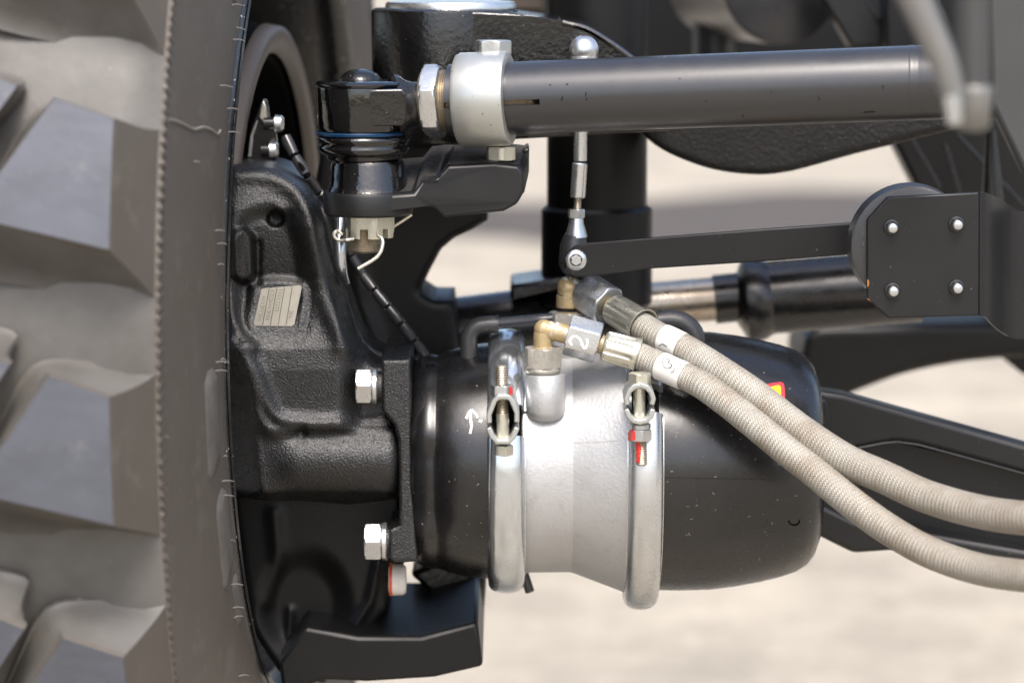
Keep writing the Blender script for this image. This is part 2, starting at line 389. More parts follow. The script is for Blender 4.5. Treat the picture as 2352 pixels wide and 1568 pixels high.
# --- laying thin marks, stickers and dents on a surface that is already built
def tree_of(*objs):
    vs = []; fs = []
    for o in objs:
        v, f = TREES[o.name]; k = len(vs); vs += v; fs += [[k+i for i in q] for q in f]
    return BVHTree.FromPolygons(vs, fs)
def drop(tr, px, py, off=.0004):
    r = ray(px, py).normalized(); h = tr.ray_cast(cam_loc, r)
    if h[0] is None: return None
    nrm = h[1] if h[1].dot(r) < 0 else -h[1]
    return h[0] + nrm*off
def stroke(g, tr, P, wpx, off=.0004, smooth=True):
    P = smooth2(P, 5, False) if smooth and len(P) > 2 else P
    L = []; R = []
    for i, p in enumerate(P):
        a = P[max(0, i-1)]; b = P[min(len(P)-1, i+1)]; dx, dy = b[0]-a[0], b[1]-a[1]; m = math.hypot(dx, dy)+1e-9
        k = wpx/2*(.85+.3*random.random())
        l = drop(tr, p[0]-dy/m*k, p[1]+dx/m*k, off); r = drop(tr, p[0]+dy/m*k, p[1]-dx/m*k, off)
        if l is None or r is None: continue
        L.append(l); R.append(r)
    n = len(L)
    if n > 1: g.add(L+R, [[i, i+1, n+i+1, n+i] for i in range(n-1)])
    return g
def patch(g, tr, poly, off=.0004, step=4):
    xs = [p[0] for p in poly]; ys = [p[1] for p in poly]
    gx = np.arange(min(xs), max(xs)+step, step); gy = np.arange(min(ys), max(ys)+step, step); idx = {}; vs = []
    X, Y = np.meshgrid(gx*1.0, gy*1.0); ins = inside(X, Y, poly); P = np.array(list(poly)+[poly[0]], float)
    near = np.zeros_like(ins)
    for a, b in ((0, 1), (1, 0), (0, -1), (-1, 0), (1, 1), (-1, -1), (1, -1), (-1, 1)): near |= np.roll(np.roll(ins, a, 0), b, 1)
    for j in range(len(gy)):
        for i in range(len(gx)):
            if not (ins[j, i] or near[j, i]): continue
            p = np.array([X[j, i], Y[j, i]])
            if not ins[j, i]:
                A = P[:-1]; D = P[1:]-A; t = np.clip(((p-A)*D).sum(1)/((D*D).sum(1)+1e-9), 0, 1); q = A+D*t[:, None]; p = q[np.argmin(((q-p)**2).sum(1))]
            h = drop(tr, p[0], p[1], off)
            if h is not None: idx[(j, i)] = len(vs); vs.append(h)
    fs = []
    for (j, i) in list(idx):
        q = [(j, i), (j, i+1), (j+1, i+1), (j+1, i)]
        if all(k in idx for k in q) and any(ins[k] for k in q): fs.append([idx[k] for k in q])
    g.add(vs, fs); return g

# ================================================================== SETTING
g = Geo(); g.add([(-60, -40, 0), (60, -40, 0), (60, 160, 0), (-60, 160, 0)], [(0, 1, 2, 3)])
gr = obj('ground', g, 'ground', smooth=False, kind='structure')
def gy(py):
    r = ray(1176, py); return (cam_loc + r*(-cam_loc.z/r.z)).y
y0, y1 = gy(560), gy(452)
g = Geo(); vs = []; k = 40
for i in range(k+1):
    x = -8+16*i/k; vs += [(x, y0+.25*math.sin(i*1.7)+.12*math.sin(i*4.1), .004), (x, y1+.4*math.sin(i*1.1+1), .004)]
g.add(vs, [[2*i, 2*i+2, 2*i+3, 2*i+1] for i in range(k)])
st = obj('shadow_band', g, 'ground_shadow', smooth=False, kind='structure')  # far shadow on the ground, painted as a dark sheet


# ================================================================== TRUCK WHEEL
YF = -.31                                     # nearest point of the tread
ZC = W(500, 800, -.07).z; YC = .25
wheel = thing('truck_wheel', 'large off-road truck wheel with chunky brown grey tyre filling the left edge', 'wheel', (-.33, YC, ZC))
wc = Vector((0, YC, ZC))
def wp(x, r, th):                             # th: angle up from straight ahead (towards the camera)
    return Vector((x, YC - r*math.cos(th), ZC + r*math.sin(th)))
PHI = math.radians(5.2); PV = Vector((-.197, -.07, 0))              # the wheel is steered a little
def xat(px, r):
    dy = (YC-r)-PV.y; x = (px-1176)*KPX*((YC-r)-cam_loc.y)/VIEW.y
    for _ in range(4):
        yw = PV.y+dy*math.cos(PHI)-(x-PV.x)*math.sin(PHI); xw = (px-1176)*KPX*(yw-cam_loc.y)/VIEW.y
        x = PV.x+(xw-PV.x-dy*math.sin(PHI))/math.cos(PHI)
    return x
RZ = Matrix.Rotation(-PHI, 3, 'Z'); RZI = RZ.inverted()
def loc_(p): return PV + RZI @ (Vector(p)-PV)
def wdrop(tr, px, py, off):
    r = RZI @ ray(px, py).normalized(); h = tr.ray_cast(loc_(cam_loc), r)
    return None if h[0] is None else h[0] + (h[1] if h[1].dot(r) < 0 else -h[1])*off
R3 = [(.555, 0), (.503, 0)]
X = lambda px, r: xat(px, r)
prof = [(-.52, .40), (-.50, .50), (-.47, .518), (-.40, .518), (X(240, .516), .516), (X(300, .513), .513), (X(340, .507), .507), (X(356, .505), .505), (X(364, .498), .498),
        (X(372, .490), .490), (X(392, .470), .470), (X(425, .438), .438), (X(455, .405), .405), (X(480, .375), .375), (X(496, .350), .350), (X(506, .333), .333), (X(509, .326), .326), (X(500, .318), .318)]
g = Geo(); lathe(g, wc, (1, 0, 0), prof[7:], 240); tyre = obj('tyre', g, 'tyre', wheel, angle=60)
g = Geo(); lathe(g, wc, (1, 0, 0), [(x, r) for x, r in prof[:8]], 240); obj('tread_base', g, 'groove', wheel, angle=60)
g = Geo(); lathe(g, wc, (1, 0, 0), [(-.52, .40), (-.515, .33), (-.48, .30)], 120); obj('outer_sidewall', g, 'tyre', wheel)
# tread lugs: top face, draught sides and flared feet, one mesh shared by all of a kind
def lug_geo(top, rt, rf, right=None, spread=(138, 132), pc=405):
    """block with concave flanks; right = (px, drop, r) sends side 1 out to the shoulder as one flat face"""
    thc = math.asin((W(200, pc, YF).z-ZC)/.558)
    def V3(px, dy, r): return wp(X(px, r), r, thc - dy*.2585e-3/.558)
    n = len(top); K = 10; vs = []
    cx = sum(p[0] for p in top)/n; cy = sum(p[1] for p in top)/n
    def lvl(e, h, s_):
        P = []
        for i, (px, dy) in enumerate(top):
            up = dy < cy; rr = rf+(rt-rf)*h; d_ = dy+(-spread[0]*(.25 if i == 0 else 1) if up else spread[1])*s_; x = px
            if right and i in (1, 2): x = px+(right[0]-px)*(1-h); rr = right[2]+(rt-right[2])*h; d_ = dy+(right[1] if up else right[1]*1.4)*(1-h)+(-spread[0] if up else spread[1])*s_*.55
            elif i in (0, 3) or not right: x = px+(px-cx)/abs(px-cx+.01)*45*s_; rr += .010*s_*(1 if right else 0)
            P.append((x, d_, rr))
        out = []
        for i in range(n):
            a, b = P[i], P[(i+1) % n]
            for k in range(K): t = k/K; out.append((a[0]*(1-t)+b[0]*t, a[1]*(1-t)+b[1]*t, a[2]*(1-t)+b[2]*t))
        return out
    base = lvl(0, 1, 0); L = [[(q[0]+(cx-q[0])*.018, q[1]+(cy-q[1])*.018, rt+.0004) for q in base], [(q[0], q[1], q[2]-.0007) for q in base]]
    for s_ in (.03, .08, .16, .28, .42, .6, .8, 1.0): L.append(lvl(0, (1-s_)**1.75, s_))
    for r_i in range(3, len(L)):                       # corners round off towards the foot
        for _ in range(int((r_i-2)*.75)):
            A = L[r_i]; m_ = len(A); keep = lambda i: right and K-4 <= i <= 2*K+4
            L[r_i] = [A[i] if keep(i) else tuple(A[i][c]*.5+(A[i-1][c]+A[(i+1) % m_][c])*.25 for c in range(3)) for i in range(m_)]
    L.append([(q[0], q[1], q[2]-.004) for q in L[-1]])
    N = n*K; g = Geo(); fs = []; kind = []
    for r_ in L: vs += [V3(*q) for q in r_]
    for j in range(len(L)-1):
        for i in range(N): fs.append([j*N+i, j*N+(i+1) % N, (j+1)*N+(i+1) % N, (j+1)*N+i]); kind.append(0 if (i//K == 1 or j < 2) else 2)
    c = len(vs); vs.append(V3(cx, cy, rt+.0004)); fs += [[c, i, (i+1) % N] for i in range(N)]; kind += [1]*N
    g.add(vs, fs); return g, kind, thc
def place_lugs(g, k, name, thc):
    org = wp(-.27, .55, thc)
    me = bpy.data.meshes.new(name); me.from_pydata([p-org for p in g.v], [], g.f)
    me.materials.append(M['tyre']); me.materials.append(M['lug']); me.materials.append(M['groove'])
    for i, p in enumerate(me.polygons): p.material_index = k[i]; p.use_smooth = True
    me.update()
    try: me.set_sharp_from_angle(angle=math.radians(38))
    except Exception: pass
    bm = bmesh.new(); bm.from_mesh(me); bmesh.ops.recalc_face_normals(bm, faces=bm.faces); bm.to_mesh(me); bm.free()
    for q in range(21):
        a = -2*math.pi*q/21
        o = bpy.data.objects.new(name, me); COL.objects.link(o); o.parent = wheel
        v = org-wc; v = Matrix.Rotation(a, 3, 'X') @ v
        o.location = wc + v - WORLD['truck_wheel']; o.rotation_euler = (a, 0, 0)
g, k, th = lug_geo([(110, -180), (250, -130), (250, 180), (-80, 105)], .558, .519, (360, 38, .502))
place_lugs(g, k, 'tread_lug', th)
g, k, th = lug_geo([(-160, -290), (24, -205), (-180, 110), (-360, 60)], .560, .524, None, (60, 60))
place_lugs(g, k, 'centre_lug', th)
# knurled rib where tread meets sidewall
g = Geo(); n = 460; vs = []; fs = []
for i in range(n):
    for q in range(4):
        th = 2*math.pi*(i+.25*q)/n; b = (.25, 1, 1, .25)[q]*((.5+.5*random.random()) if q == 1 else .75)*(1 if (i % n) < 25 or (i % n) > n-60 and 0 else .8)
        vs += [wp(X(356, .503), .505, th), wp(X(364, .499)+.003*b, .5035+.002*b, th), wp(X(374, .492), .491, th)]
N = n*4
for i in range(N):
    j = (i+1) % N; fs += [[3*i, 3*j, 3*j+1, 3*i+1], [3*i+1, 3*j+1, 3*j+2, 3*i+2]]
g.add(vs, fs); obj('knurled_rib', g, 'tyre', wheel, angle=30)
# raised bars low on the sidewall
def sidewall_pt(px, th):
    P = [(p[0], p[1]) for p in prof[7:17]]
    best = None
    for (xa, ra), (xb, rb) in zip(P, P[1:]):
        for k in range(12):
            t = k/12; r = ra*(1-t)+rb*t; x = xa*(1-t)+xb*t; dy = YC-r-PV.y; xw = PV.x+(x-PV.x)*math.cos(PHI)+dy*math.sin(PHI); yw = PV.y+dy*math.cos(PHI)-(x-PV.x)*math.sin(PHI); q = 1176+xw*VIEW.y/(KPX*(yw-cam_loc.y))
            if best is None or abs(q-px) < best[0]: best = (abs(q-px), x, r)
    return best[1], best[2]
for (p0, p1, a, b) in ((473, 499, 838, 1105), (484, 508, 1150, 1400), (500, 512, 1420, 1560), (486, 500, -60, -10)):
    g = Geo(); vs = []; m = 16
    for j in range(m+1):
        py = a+(b-a)*j/m; th = math.asin((W(480, py, -.12).z-ZC)/.37); e = min(1, min(j, m-j)/2)
        for q, (pp, dx) in enumerate(((p0, 0), (p0+4, .0026), (p1-3, .0026), (p1, 0))):
            c = (p0+p1)/2; pp = c+(pp-c)*(.35+.65*e); x, r = sidewall_pt(pp-5, th); vs.append(wp(x+dx*e-.0006, r, th))
    fs = [[4*j+q, 4*j+q+1, 4*j+5+q, 4*j+4+q] for j in range(m) for q in range(3)]
    g.add(vs, fs); obj('raised_bar', g, 'groove', wheel, angle=40)
# wandering mould line across the sidewall
g = Geo(); tp = tree_of(tyre)
for P in ([(372, 273), (400, 277), (425, 287), (445, 297), (465, 293), (485, 298), (498, 308), (505, 300)], ):
    Q = [wdrop(tp, x, y, .0002) for x, y in P]; sweep(g, [q for q in Q if q], .0011, 6)
obj('mould_line', g, 'paper', wheel)
# moulding whiskers
g = Geo()
for (px, py, L, sl) in ((545, 12, 26, 1), (553, 64, 22, 6), (549, 92, 28, 2), (520, 197, 30, 4), (535, 250, 26, 2), (538, 304, 28, 2), (452, 372, 14, 2),
                     (510, 560, 22, 1), (505, 530, 22, 1), (508, 608, 14, 0), (511, 832, 30, 0), (513, 826, 12, 0), (508, 852, 28, 0), (518, 1048, 10, 0), (524, 1105, 28, 0), (523, 1138, 28, 1), (535, 1240, 10, 3), (545, 1342, 28, 1),
                     (548, 1395, 26, 0), (548, 1418, 22, -4), (560, 1552, 24, -2), (380, 1003, 12, 1)):
    a = loc_(W(px-L*.5, py, -.085)); b = loc_(W(px+L*.5, py+sl, -.083))
    h = wdrop(tp, px-L*.5, py, 0)
    if h: b = b + (h-a); a = h
    sweep(g, [a, (a+b)/2+Vector((0, 0, .0006)), b], [.0006, .0003], 5)
obj('rubber_whiskers', g, 'hair', wheel, kind='stuff')
# rim: rolled lip, gutter and dished barrel
XR = X(512, .320)
g = Geo(); lathe(g, wc, (1, 0, 0), [(XR-.012, .330), (XR-.001, .329), (XR+.0025, .324), (XR+.003, .318), (XR+.0, .312), (XR-.010, .309), (XR-.018, .312), (XR-.022, .302), (XR-.05, .296), (XR-.12, .285), (XR-.24, .28), (XR-.26, .31)], 200)
obj('rim', g, 'rimm', wheel, angle=50)
g = Geo(); lathe(g, wc, (1, 0, 0), [(XR+.0035, .3235), (XR+.0045, .321), (XR+.0035, .3185)], 200)
obj('rim_edge', g, 'rimm', wheel)
# drum seen through the rim
xd = -.210
g = Geo(); lathe(g, wc, (1, 0, 0), [(xd-.012, .210), (xd-.002, .208), (xd, .204), (xd-.002, .192), (xd-.008, .187)], 160, close=True); d = obj('drum_rim', g, 'drum', wheel, angle=60)
g = Geo(); lathe(g, wc, (1, 0, 0), [(xd-.16, .216), (xd-.012, .209), (xd-.014, .184), (xd-.14, .18), (xd-.14, 0)], 120); obj('brake_drum', g, 'pit', wheel, angle=50)
wheel.rotation_euler.z = -PHI; wheel.location = PV + RZ @ (WORLD['truck_wheel']-PV)

# ================================================================== STEERING KNUCKLE
kn = thing('steering_knuckle', 'black painted cast steering knuckle with data plate beside the wheel rim', 'knuckle', W(700, 1290, .05))
outl = smooth2([(528, 1140), (512, 900), (510, 640), (512, 480), (522, 392), (560, 378), (620, 382), (665, 402), (703, 438), (735, 498), (752, 566), (775, 640), (795, 700), (815, 762), (838, 806), (868, 832)], 5, False) + \
       [(905, 836), (905, 950), (918, 975), (918, 1142), (880, 1150), (800, 1158), (700, 1150), (620, 1150)]
def hk(X, Y, d):
    # how far the face stands out, from top to bottom
    h = np.interp(Y, [380, 400, 440, 480, 520, 560, 640, 665, 700, 750, 800, 850, 960, 1160], [-6, 8, 34, 52, 60, 57, 44, 46, 58, 78, 98, 102, 94, 94])
    pocket = smooth2([(556, 500), (610, 474), (660, 486), (690, 540), (704, 620), (708, 690), (700, 770), (660, 800), (600, 790), (560, 750), (540, 690), (536, 590)], 4)
    dp = sd_poly(X, Y, pocket); h -= 24*ss(-16, 30, dp)*ss(820, 740, Y)
    rim = smooth2([(540, 398), (600, 396), (650, 410), (684, 436), (708, 488), (722, 560), (734, 630), (750, 690), (786, 765), (828, 835)], 4, False)
    dr = line_d(X, Y, rim); h += 22*np.exp(-(dr/27)**2)*ss(860, 800, Y)
    # outside the ridge the face falls away to the edge
    ex = ss(0, 46, (X-(700+(Y-440)*.24)))*ss(430, 520, Y)*ss(850, 800, Y); h -= 34*ex
    a = seg_d(X, Y, (556, 552), (560, 622)); h += 30*ss(36, 14, a)
    h -= 12*np.exp(-(seg_d(X, Y, (592, 560), (590, 650))/8)**2)
    q = np.hypot(X-634, Y-502); h -= 30*ss(24, 14, q); h += 9*np.exp(-(np.hypot(X-640, Y-484)/16)**2)
    pad = smooth2([(585, 648), (640, 638), (700, 650), (706, 700), (690, 770), (640, 792), (590, 775), (565, 745), (568, 690)], 4)
    ps = sd_poly(X, Y, pad); h += 20*ss(-10, 14, ps)*ss(800, 740, Y)
    rb = smooth2([(514, 640), (520, 690), (532, 735), (552, 770), (580, 796)], 4, False); h += 12*np.exp(-(line_d(X, Y, rb)/14)**2)
    rb1 = smooth2([(528, 780), (556, 840), (580, 900), (594, 955), (625, 990), (690, 1005), (760, 1010)], 4, False); h += 17*np.exp(-(line_d(X, Y, rb1)/17)**2)
    rb2 = smooth2([(560, 800), (592, 865), (612, 920), (640, 960), (700, 972), (800, 972), (900, 968)], 4, False); h += 18*np.exp(-(line_d(X, Y, rb2)/18)**2)
    h -= 55*ss(0, 70, 572+(Y-820)*.12-X)*ss(790, 880, Y)
    b = np.clip((Y-1062)/84, -1, 1); barrel = 92*np.sqrt(np.maximum(1-b*b, 0))
    m = ss(600, 690, X)*ss(982, 1014, Y); h = h*(1-m) + m*(22+barrel)
    h -= 60*ss(1125, 1160, Y)
    h -= 16*np.exp(-(np.hypot(X-692, Y-992)/12)**2)
    h -= 30*ss(530, 512, X)
    h -= 46*ss(770, 840, X)*ss(1000, 970, Y)
    return h
g = relief(outl, .055, hk, R=34, step=4, back=.09)
body = obj('casting', g, 'cast', kn, angle=180)
# rear wall of the casting stepping back on the right
outl2 = smooth2([(700, 420), (738, 470), (765, 520), (772, 600), (800, 680), (828, 760), (862, 800), (900, 815), (940, 826), (940, 900), (860, 900), (790, 800), (740, 660), (720, 540)], 4)
g = relief(outl2, .085, lambda X, Y, d: 10+0*X + 8*np.exp(-(line_d(X, Y, [(745, 480), (768, 600), (800, 700), (835, 790)])/8)**2), R=14, step=6, back=.05)
obj('rear_web', g, 'cast', kn, angle=180)
# data plate
kt = tree_of(body)
plate_poly = [(601, 663), (689, 655), (693, 660), (676, 745), (670, 749), (585, 748), (583, 742)]
Yp_ = min(drop(kt, x, y, 0).y for x, y in ((600, 670), (640, 700), (680, 740), (600, 740)))-.0015
g = Geo(); slab(g, plate_poly, Yp_, .0012); dpl = obj('data_plate', g, 'idplate', kn, angle=20)
pt_ = tree_of(dpl); g = Geo()
for q in range(1, 5):
    f = q/5.0; stroke(g, pt_, [(601+88*f, 664-8*f), (585+90*f, 746)], 1.8, smooth=False)
rnd = random.Random(3)
for col, n0, n1 in ((0, 3, 12), (1, 1, 12), (2, 1, 9), (4, 9, 12)):
    for r in range(n0, n1):
        t = r/13; f = (col+.5)/5; x = 601+88*f-16*t; y = 664-8*f+84*t
        s_ = rnd.choice([[(x-4, y), (x+4, y-1), (x+4, y+3)], [(x-4, y+2), (x, y-2), (x+4, y+2)], [(x-4, y), (x+4, y)], [(x-4, y-2), (x-4, y+2), (x+4, y+2), (x+4, y-2)]])
        stroke(g, pt_, s_, 1.1, smooth=False)
obj('plate_lettering', g, 'engrave', dpl, smooth=False)
# mounting flange, a thick upright plate seen edge on
fl = [(876, 826), (942, 824), (945, 900), (945, 1010), (947, 1100), (952, 1180), (960, 1288), (905, 1292), (893, 1284), (893, 1215), (917, 1205), (917, 1160), (915, 1010), (905, 975), (878, 942)]
g = relief(fl, .020, lambda X, Y, d: 0*X, R=8, step=4, back=.12); flange = obj('mounting_flange', g, 'cast', kn, angle=180)
# hex bolts that hold the chamber, axis along x
for (x0, x1, yc, R) in ((818, 868, 887, 40), (838, 890, 1243, 42)):
    g = Geo(); Yb = .034; s_ = S(Yb); p = W(x0, yc, Yb); hexa(g, p, (1, 0, 0), R*s_*1.12, (x1-x0-13)*s_, rot=20)
    bo = obj('flange_bolt', g, 'zinc', kn, angle=24, bevel=.0004)
    g = Geo(); p2 = W(x1-13, yc, Yb); cyl(g, p2, p2+Vector((13*s_, 0, 0)), R*s_*1.05, n=40, ch=.0008); obj('washer', g, 'zinc', bo)
    g = Geo(); p2 = W(x1, yc, Yb); cyl(g, p2, p2+Vector((40*s_, 0, 0)), R*s_*.9, n=30); obj('bolt_boss', g, 'cast', bo)
# top lugs and eye behind the flange
g = Geo(); p = W(905, 812, .10); cyl(g, p+Vector((0, 0, -.03)), p, .022, n=40, ch=.002); obj('kingpin_cap', g, 'cast_dull', kn)
# dark lower body
low = [(512, 1060), (925, 1060), (930, 1290), (893, 1330), (892, 1400), (830, 1480), (745, 1568), (640, 1540), (575, 1440), (545, 1260)]
def hl(X, Y, d):
    h = 30+0*X; h += 9*np.exp(-(line_d(X, Y, [(630, 1180), (640, 1300), (610, 1380)])/16)**2)
    h += 16*np.exp(-(line_d(X, Y, [(870, 1290), (850, 1380), (800, 1460)])/10)**2); h -= 30*ss(120, 60, np.hypot(X-700, (Y-1390)*.8)); h += 10*np.exp(-(line_d(X, Y, [(668, 1400), (664, 1460)])/8)**2)
    return h
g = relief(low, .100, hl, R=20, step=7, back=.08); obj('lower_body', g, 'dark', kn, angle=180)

# lower block under the knuckle
g = Geo(); A = [(700, 1440), (824, 1462), (967, 1462), (1097, 1428), (1110, 1530), (998, 1556), (845, 1566), (740, 1562), (650, 1600), (640, 1520)]
F = [W(x, y, .06) for x, y in A]; B_ = [p + Vector((0, .13, .012)) for p in F]; n = len(A)
g.add(F+B_, [list(range(n)), [n+i for i in range(n)][::-1]] + [[i, (i+1) % n, n+(i+1) % n, n+i] for i in range(n)])
lb = obj('axle_block', g, 'dark', bevel=.003); tag(lb, 'heavy black block with sloping top at the bottom, under the knuckle', 'axle block')
g = Geo(); slab(g, [(940, 1318), (1000, 1290), (1118, 1325), (1110, 1432), (1085, 1418), (1010, 1380)], .17, .06)
o = obj('axle_rib', g, 'gloss2', bevel=.004); tag(o, 'glossy black rib below the left clamp, behind the axle block', 'axle rib')
g = Geo(); p = W(893, 1330, .07); s_ = S(.07); lathe(g, p, (1, 0, 0), [(0, 0), (0, 30*s_), (8*s_, 34*s_), (9*s_, 37*s_), (12*s_, 37*s_), (34*s_, 36*s_), (40*s_, 30*s_), (42*s_, 0)], 40)
cap = obj('grease_cap', g, 'whiteplastic'); tag(cap, 'dirty white plastic cap with an orange ring under the lower flange bolt', 'plastic cap')
g = Geo(); lathe(g, p+Vector((2*s_, 0, 0)), (1, 0, 0), [(0, 30*s_), (0, 38.5*s_), (7*s_, 38.5*s_), (7*s_, 30*s_)], 40); obj('ring', g, 'orange', cap)

# ================================================================== BRAKE CHAMBER
AX = .085; s = S(AX); AZ = W(1250, 1057, AX).z
bc = thing('brake_chamber', 'round air brake chamber with grey cast middle between two bright clamps', 'brake chamber', (W(1250, 1057, AX).x, AX, AZ-.1))
def xa(px): return W(px, 1057, AX).x
def P_(L): return [(xa(px), r*s) for px, r in L]
org = Vector((0, AX, AZ))
g = Geo()
fp = P_([(947, 0), (947, 195), (949, 222), (955, 234), (968, 244), (985, 250), (998, 250), (1006, 247), (1016, 251), (1030, 258), (1060, 265), (1100, 270), (1140, 273)])
def dent(j, t):                                   # flattened pads round the front housing
    a = (t*360 + 60) % 120 - 60
    k = ss(14, 30, abs(a-4)); lvl = [1, 1, .92, .91, .905, .91, .92, .935, .955, .975, .99, 1, 1][j]
    return float(lvl+(1-lvl)*k) if j > 1 else 1
# profile made denser so that the stamped pads stay crisp
lathe(g, org, (1, 0, 0), fp, 180, ripple=dent, hint=(0, -1, 0)); front = obj('front_housing', g, 'satin', bc, angle=40, subsurf=1)
g = Geo(); lathe(g, org, (1, 0, 0), P_([(1196, 250), (1200, 258), (1208, 258), (1300, 257), (1311, 257.5), (1316, 259), (1432, 303), (1440, 303)]), 160); mid = obj('cast_middle', g, 'alu', bc, angle=12)
g = Geo(); lathe(g, org, (1, 0, 0), P_([(1490, 300), (1512, 298), (1560, 299), (1630, 297), (1690, 289), (1740, 280), (1790, 268), (1825, 256), (1848, 242), (1864, 222), (1874, 196), (1878, 160), (1879, 0)]), 160)
rear = obj('rear_housing', g, 'satin', bc, angle=40)
# weld seam lines
g = Geo()
tr_r = tree_of(rear); tr_f = tree_of(front); tr_m = tree_of(mid)
stroke(g, tr_r, [(1512, 1096), (1600, 1097), (1700, 1098), (1840, 1100)], 1.5, .0001, smooth=False) if False else None
# clamp bands: rolled channel with a gap where the bolt pulls it together
def clampband(px0, px1, R, gap, nm, yw, fat):
    w_ = (px1-px0)*s; x0 = xa(px0); pr = []
    for k in range(13):
        a = math.pi*k/12; pr.append((w_/2-w_/2*math.cos(a)*(1 if True else 1), (R-34)*s + 34*s*math.sin(a)**.62))
    pr = [(-2*s, (R-40)*s), (0, (R-40)*s)] + pr + [(w_, (R-40)*s), (w_+2*s, (R-40)*s)] + [(w_-5*s, (R-42)*s), (w_*.5, (R-10)*s), (5*s, (R-42)*s)]
    g = Geo(); a0, a1 = gap
    lathe(g, org+Vector((x0, 0, 0)), (1, 0, 0), pr, 150, a1-90+90, a0+360, hint=(0, -1, 0), close=True)
    return obj('clamp_band', g, 'band' if nm == 0 else 'zinc', bc, angle=50)
def ang_of(py, R): return math.degrees(math.asin((W(1200, py, AX-R*s).z-AZ)/(R*s)))
# frame(): ax=+x, u=-y(front), v=ax x u = x cross -y = -z : positive angle goes DOWN
gapL = sorted((-ang_of(935, 305), -ang_of(1003, 305))); gapR = sorted((-ang_of(893, 342), -ang_of(952, 342)))
cb1 = clampband(1121, 1205, 306, gapL, 0, 0, 0); cb2 = clampband(1431, 1508, 343, gapR, 1, 0, 0)
# added black rings that paint the shade inside the clamp gaps
g = Geo(); lathe(g, org+Vector((xa(1130), 0, 0)), (1, 0, 0), [(0, 262*s), (0, 272*s), (66*s, 272*s), (66*s, 262*s)], 100, close=True); obj('gap_shade', g, 'pit', bc)
g = Geo(); lathe(g, org+Vector((xa(1440), 0, 0)), (1, 0, 0), [(0, 295*s), (0, 304*s), (60*s, 304*s), (60*s, 295*s)], 100, close=True); obj('gap_shade', g, 'pit', bc)
def ribbon(P, t, Y0, Y1):
    """bent strip seen end on: polyline in the picture, thickness t, running back from Y0 to Y1"""
    A = []; B_ = []
    for i, p in enumerate(P):
        a = P[max(0, i-1)]; b = P[min(len(P)-1, i+1)]; dx, dy = b[0]-a[0], b[1]-a[1]; m = math.hypot(dx, dy)
        A.append((p[0]-dy/m*t/2, p[1]+dx/m*t/2)); B_.append((p[0]+dy/m*t/2, p[1]-dx/m*t/2))
    poly = A + B_[::-1]; n = len(P)
    F = [W(x, y, Y0) for x, y in poly]; K = [W(x, y, Y0)+Vector((0, Y1-Y0, 0)) for x, y in poly]; N = len(poly); g = Geo(); fs = []
    for i in range(n-1):
        j = N-1-i; fs += [[i, i+1, j-1, j], [N+i+1, N+i, N+j, N+j-1]]
    for i in range(N): fs.append([i, (i+1) % N, N+(i+1) % N, N+i])
    g.add(F+K, fs); return g
yb1 = AX-306*s*.955-.006
ear = obj('clamp_ear', ribbon([(1124, 972), (1123, 952), (1136, 920), (1145, 912), (1167, 912), (1175, 919), (1187, 948), (1187, 970)], 12, yb1-.010, yb1+.022), 'collar', cb1, bevel=.0008)
ear = obj('clamp_ear', ribbon([(1122, 982), (1130, 1002), (1142, 1015), (1168, 1015), (1179, 1003), (1188, 982)], 12, yb1-.010, yb1+.022), 'collar', cb1, bevel=.0008)
yb2 = AX-343*s*.93-.006
obj('clamp_ear', ribbon([(1441, 930), (1439, 915), (1446, 898), (1458, 888), (1472, 885), (1486, 890), (1496, 902), (1501, 916), (1497, 930)], 12, yb2-.010, yb2+.022), 'collar', cb2, bevel=.0008)
obj('clamp_ear', ribbon([(1438, 940), (1444, 955), (1456, 967), (1470, 970), (1484, 967), (1495, 957), (1500, 940)], 12, yb2-.010, yb2+.022), 'collar', cb2, bevel=.0008)
# clamp bolts
yk = yb1+.001; q = S(yk)
g = Geo(); cyl(g, W(1156, 1016, yk), W(1154, 948, yk), 15*q, n=32); bolt = obj('clamp_bolt', g, 'zinc_yel', cb1) 
g = Geo(); thread(g, W(1154, 952, yk), W(1152, 840, yk), 15*q, 5.2*q, depth=.13); obj('bolt_thread', g, 'thread', cb1)
g = Geo(); hexa(g, W(1157, 1043, yk), (0, 0, 1), 24*q, 22*q, rot=12); obj('bolt_head', g, 'zinc_yel', cb1, angle=24)
g = Geo(); hexa(g, W(1154, 907, yk), (0, 0, 1), 28*q, 24*q, rot=22); nutl = obj('clamp_nut', g, 'zinc', cb1, angle=24)
g = Geo(); tn = tree_of(nutl); patch(g, tn, [(1169, 886), (1176, 889), (1177, 905), (1170, 908)], .0003, 3); obj('paint_mark', g, 'red', nutl)
yk = yb2+.001; q = S(yk)
g = Geo(); cyl(g, W(1468, 890, yk), W(1469, 968, yk), 14*q, n=32); obj('clamp_bolt', g, 'zinc_yel', cb2)
g = Geo(); thread(g, W(1470, 968, yk), W(1474, 1066, yk), 14*q, 5.2*q, depth=.13); th2 = obj('bolt_thread', g, 'thread', cb2)
g = Geo(); hexa(g, W(1469, 884, yk), (0, 0, 1), 27*q, 28*q, rot=-15); obj('bolt_head', g, 'zinc_yel', cb2, angle=24)
g = Geo(); cyl(g, W(1470, 984, yk), W(1470, 972, yk), 25*q, n=32, ch=.0005); obj('washer', g, 'zinc', cb2)
g = Geo(); hexa(g, W(1471, 1010, yk), (0, 0, 1), 27*q, 26*q, rot=10); nutr = obj('clamp_nut', g, 'zinc', cb2, angle=24)
g = Geo(); patch(g, tree_of(nutr), [(1446, 975), (1462, 972), (1458, 990), (1460, 1010), (1448, 1012), (1443, 998)], .0003, 3); obj('paint_mark', g, 'red', nutr)
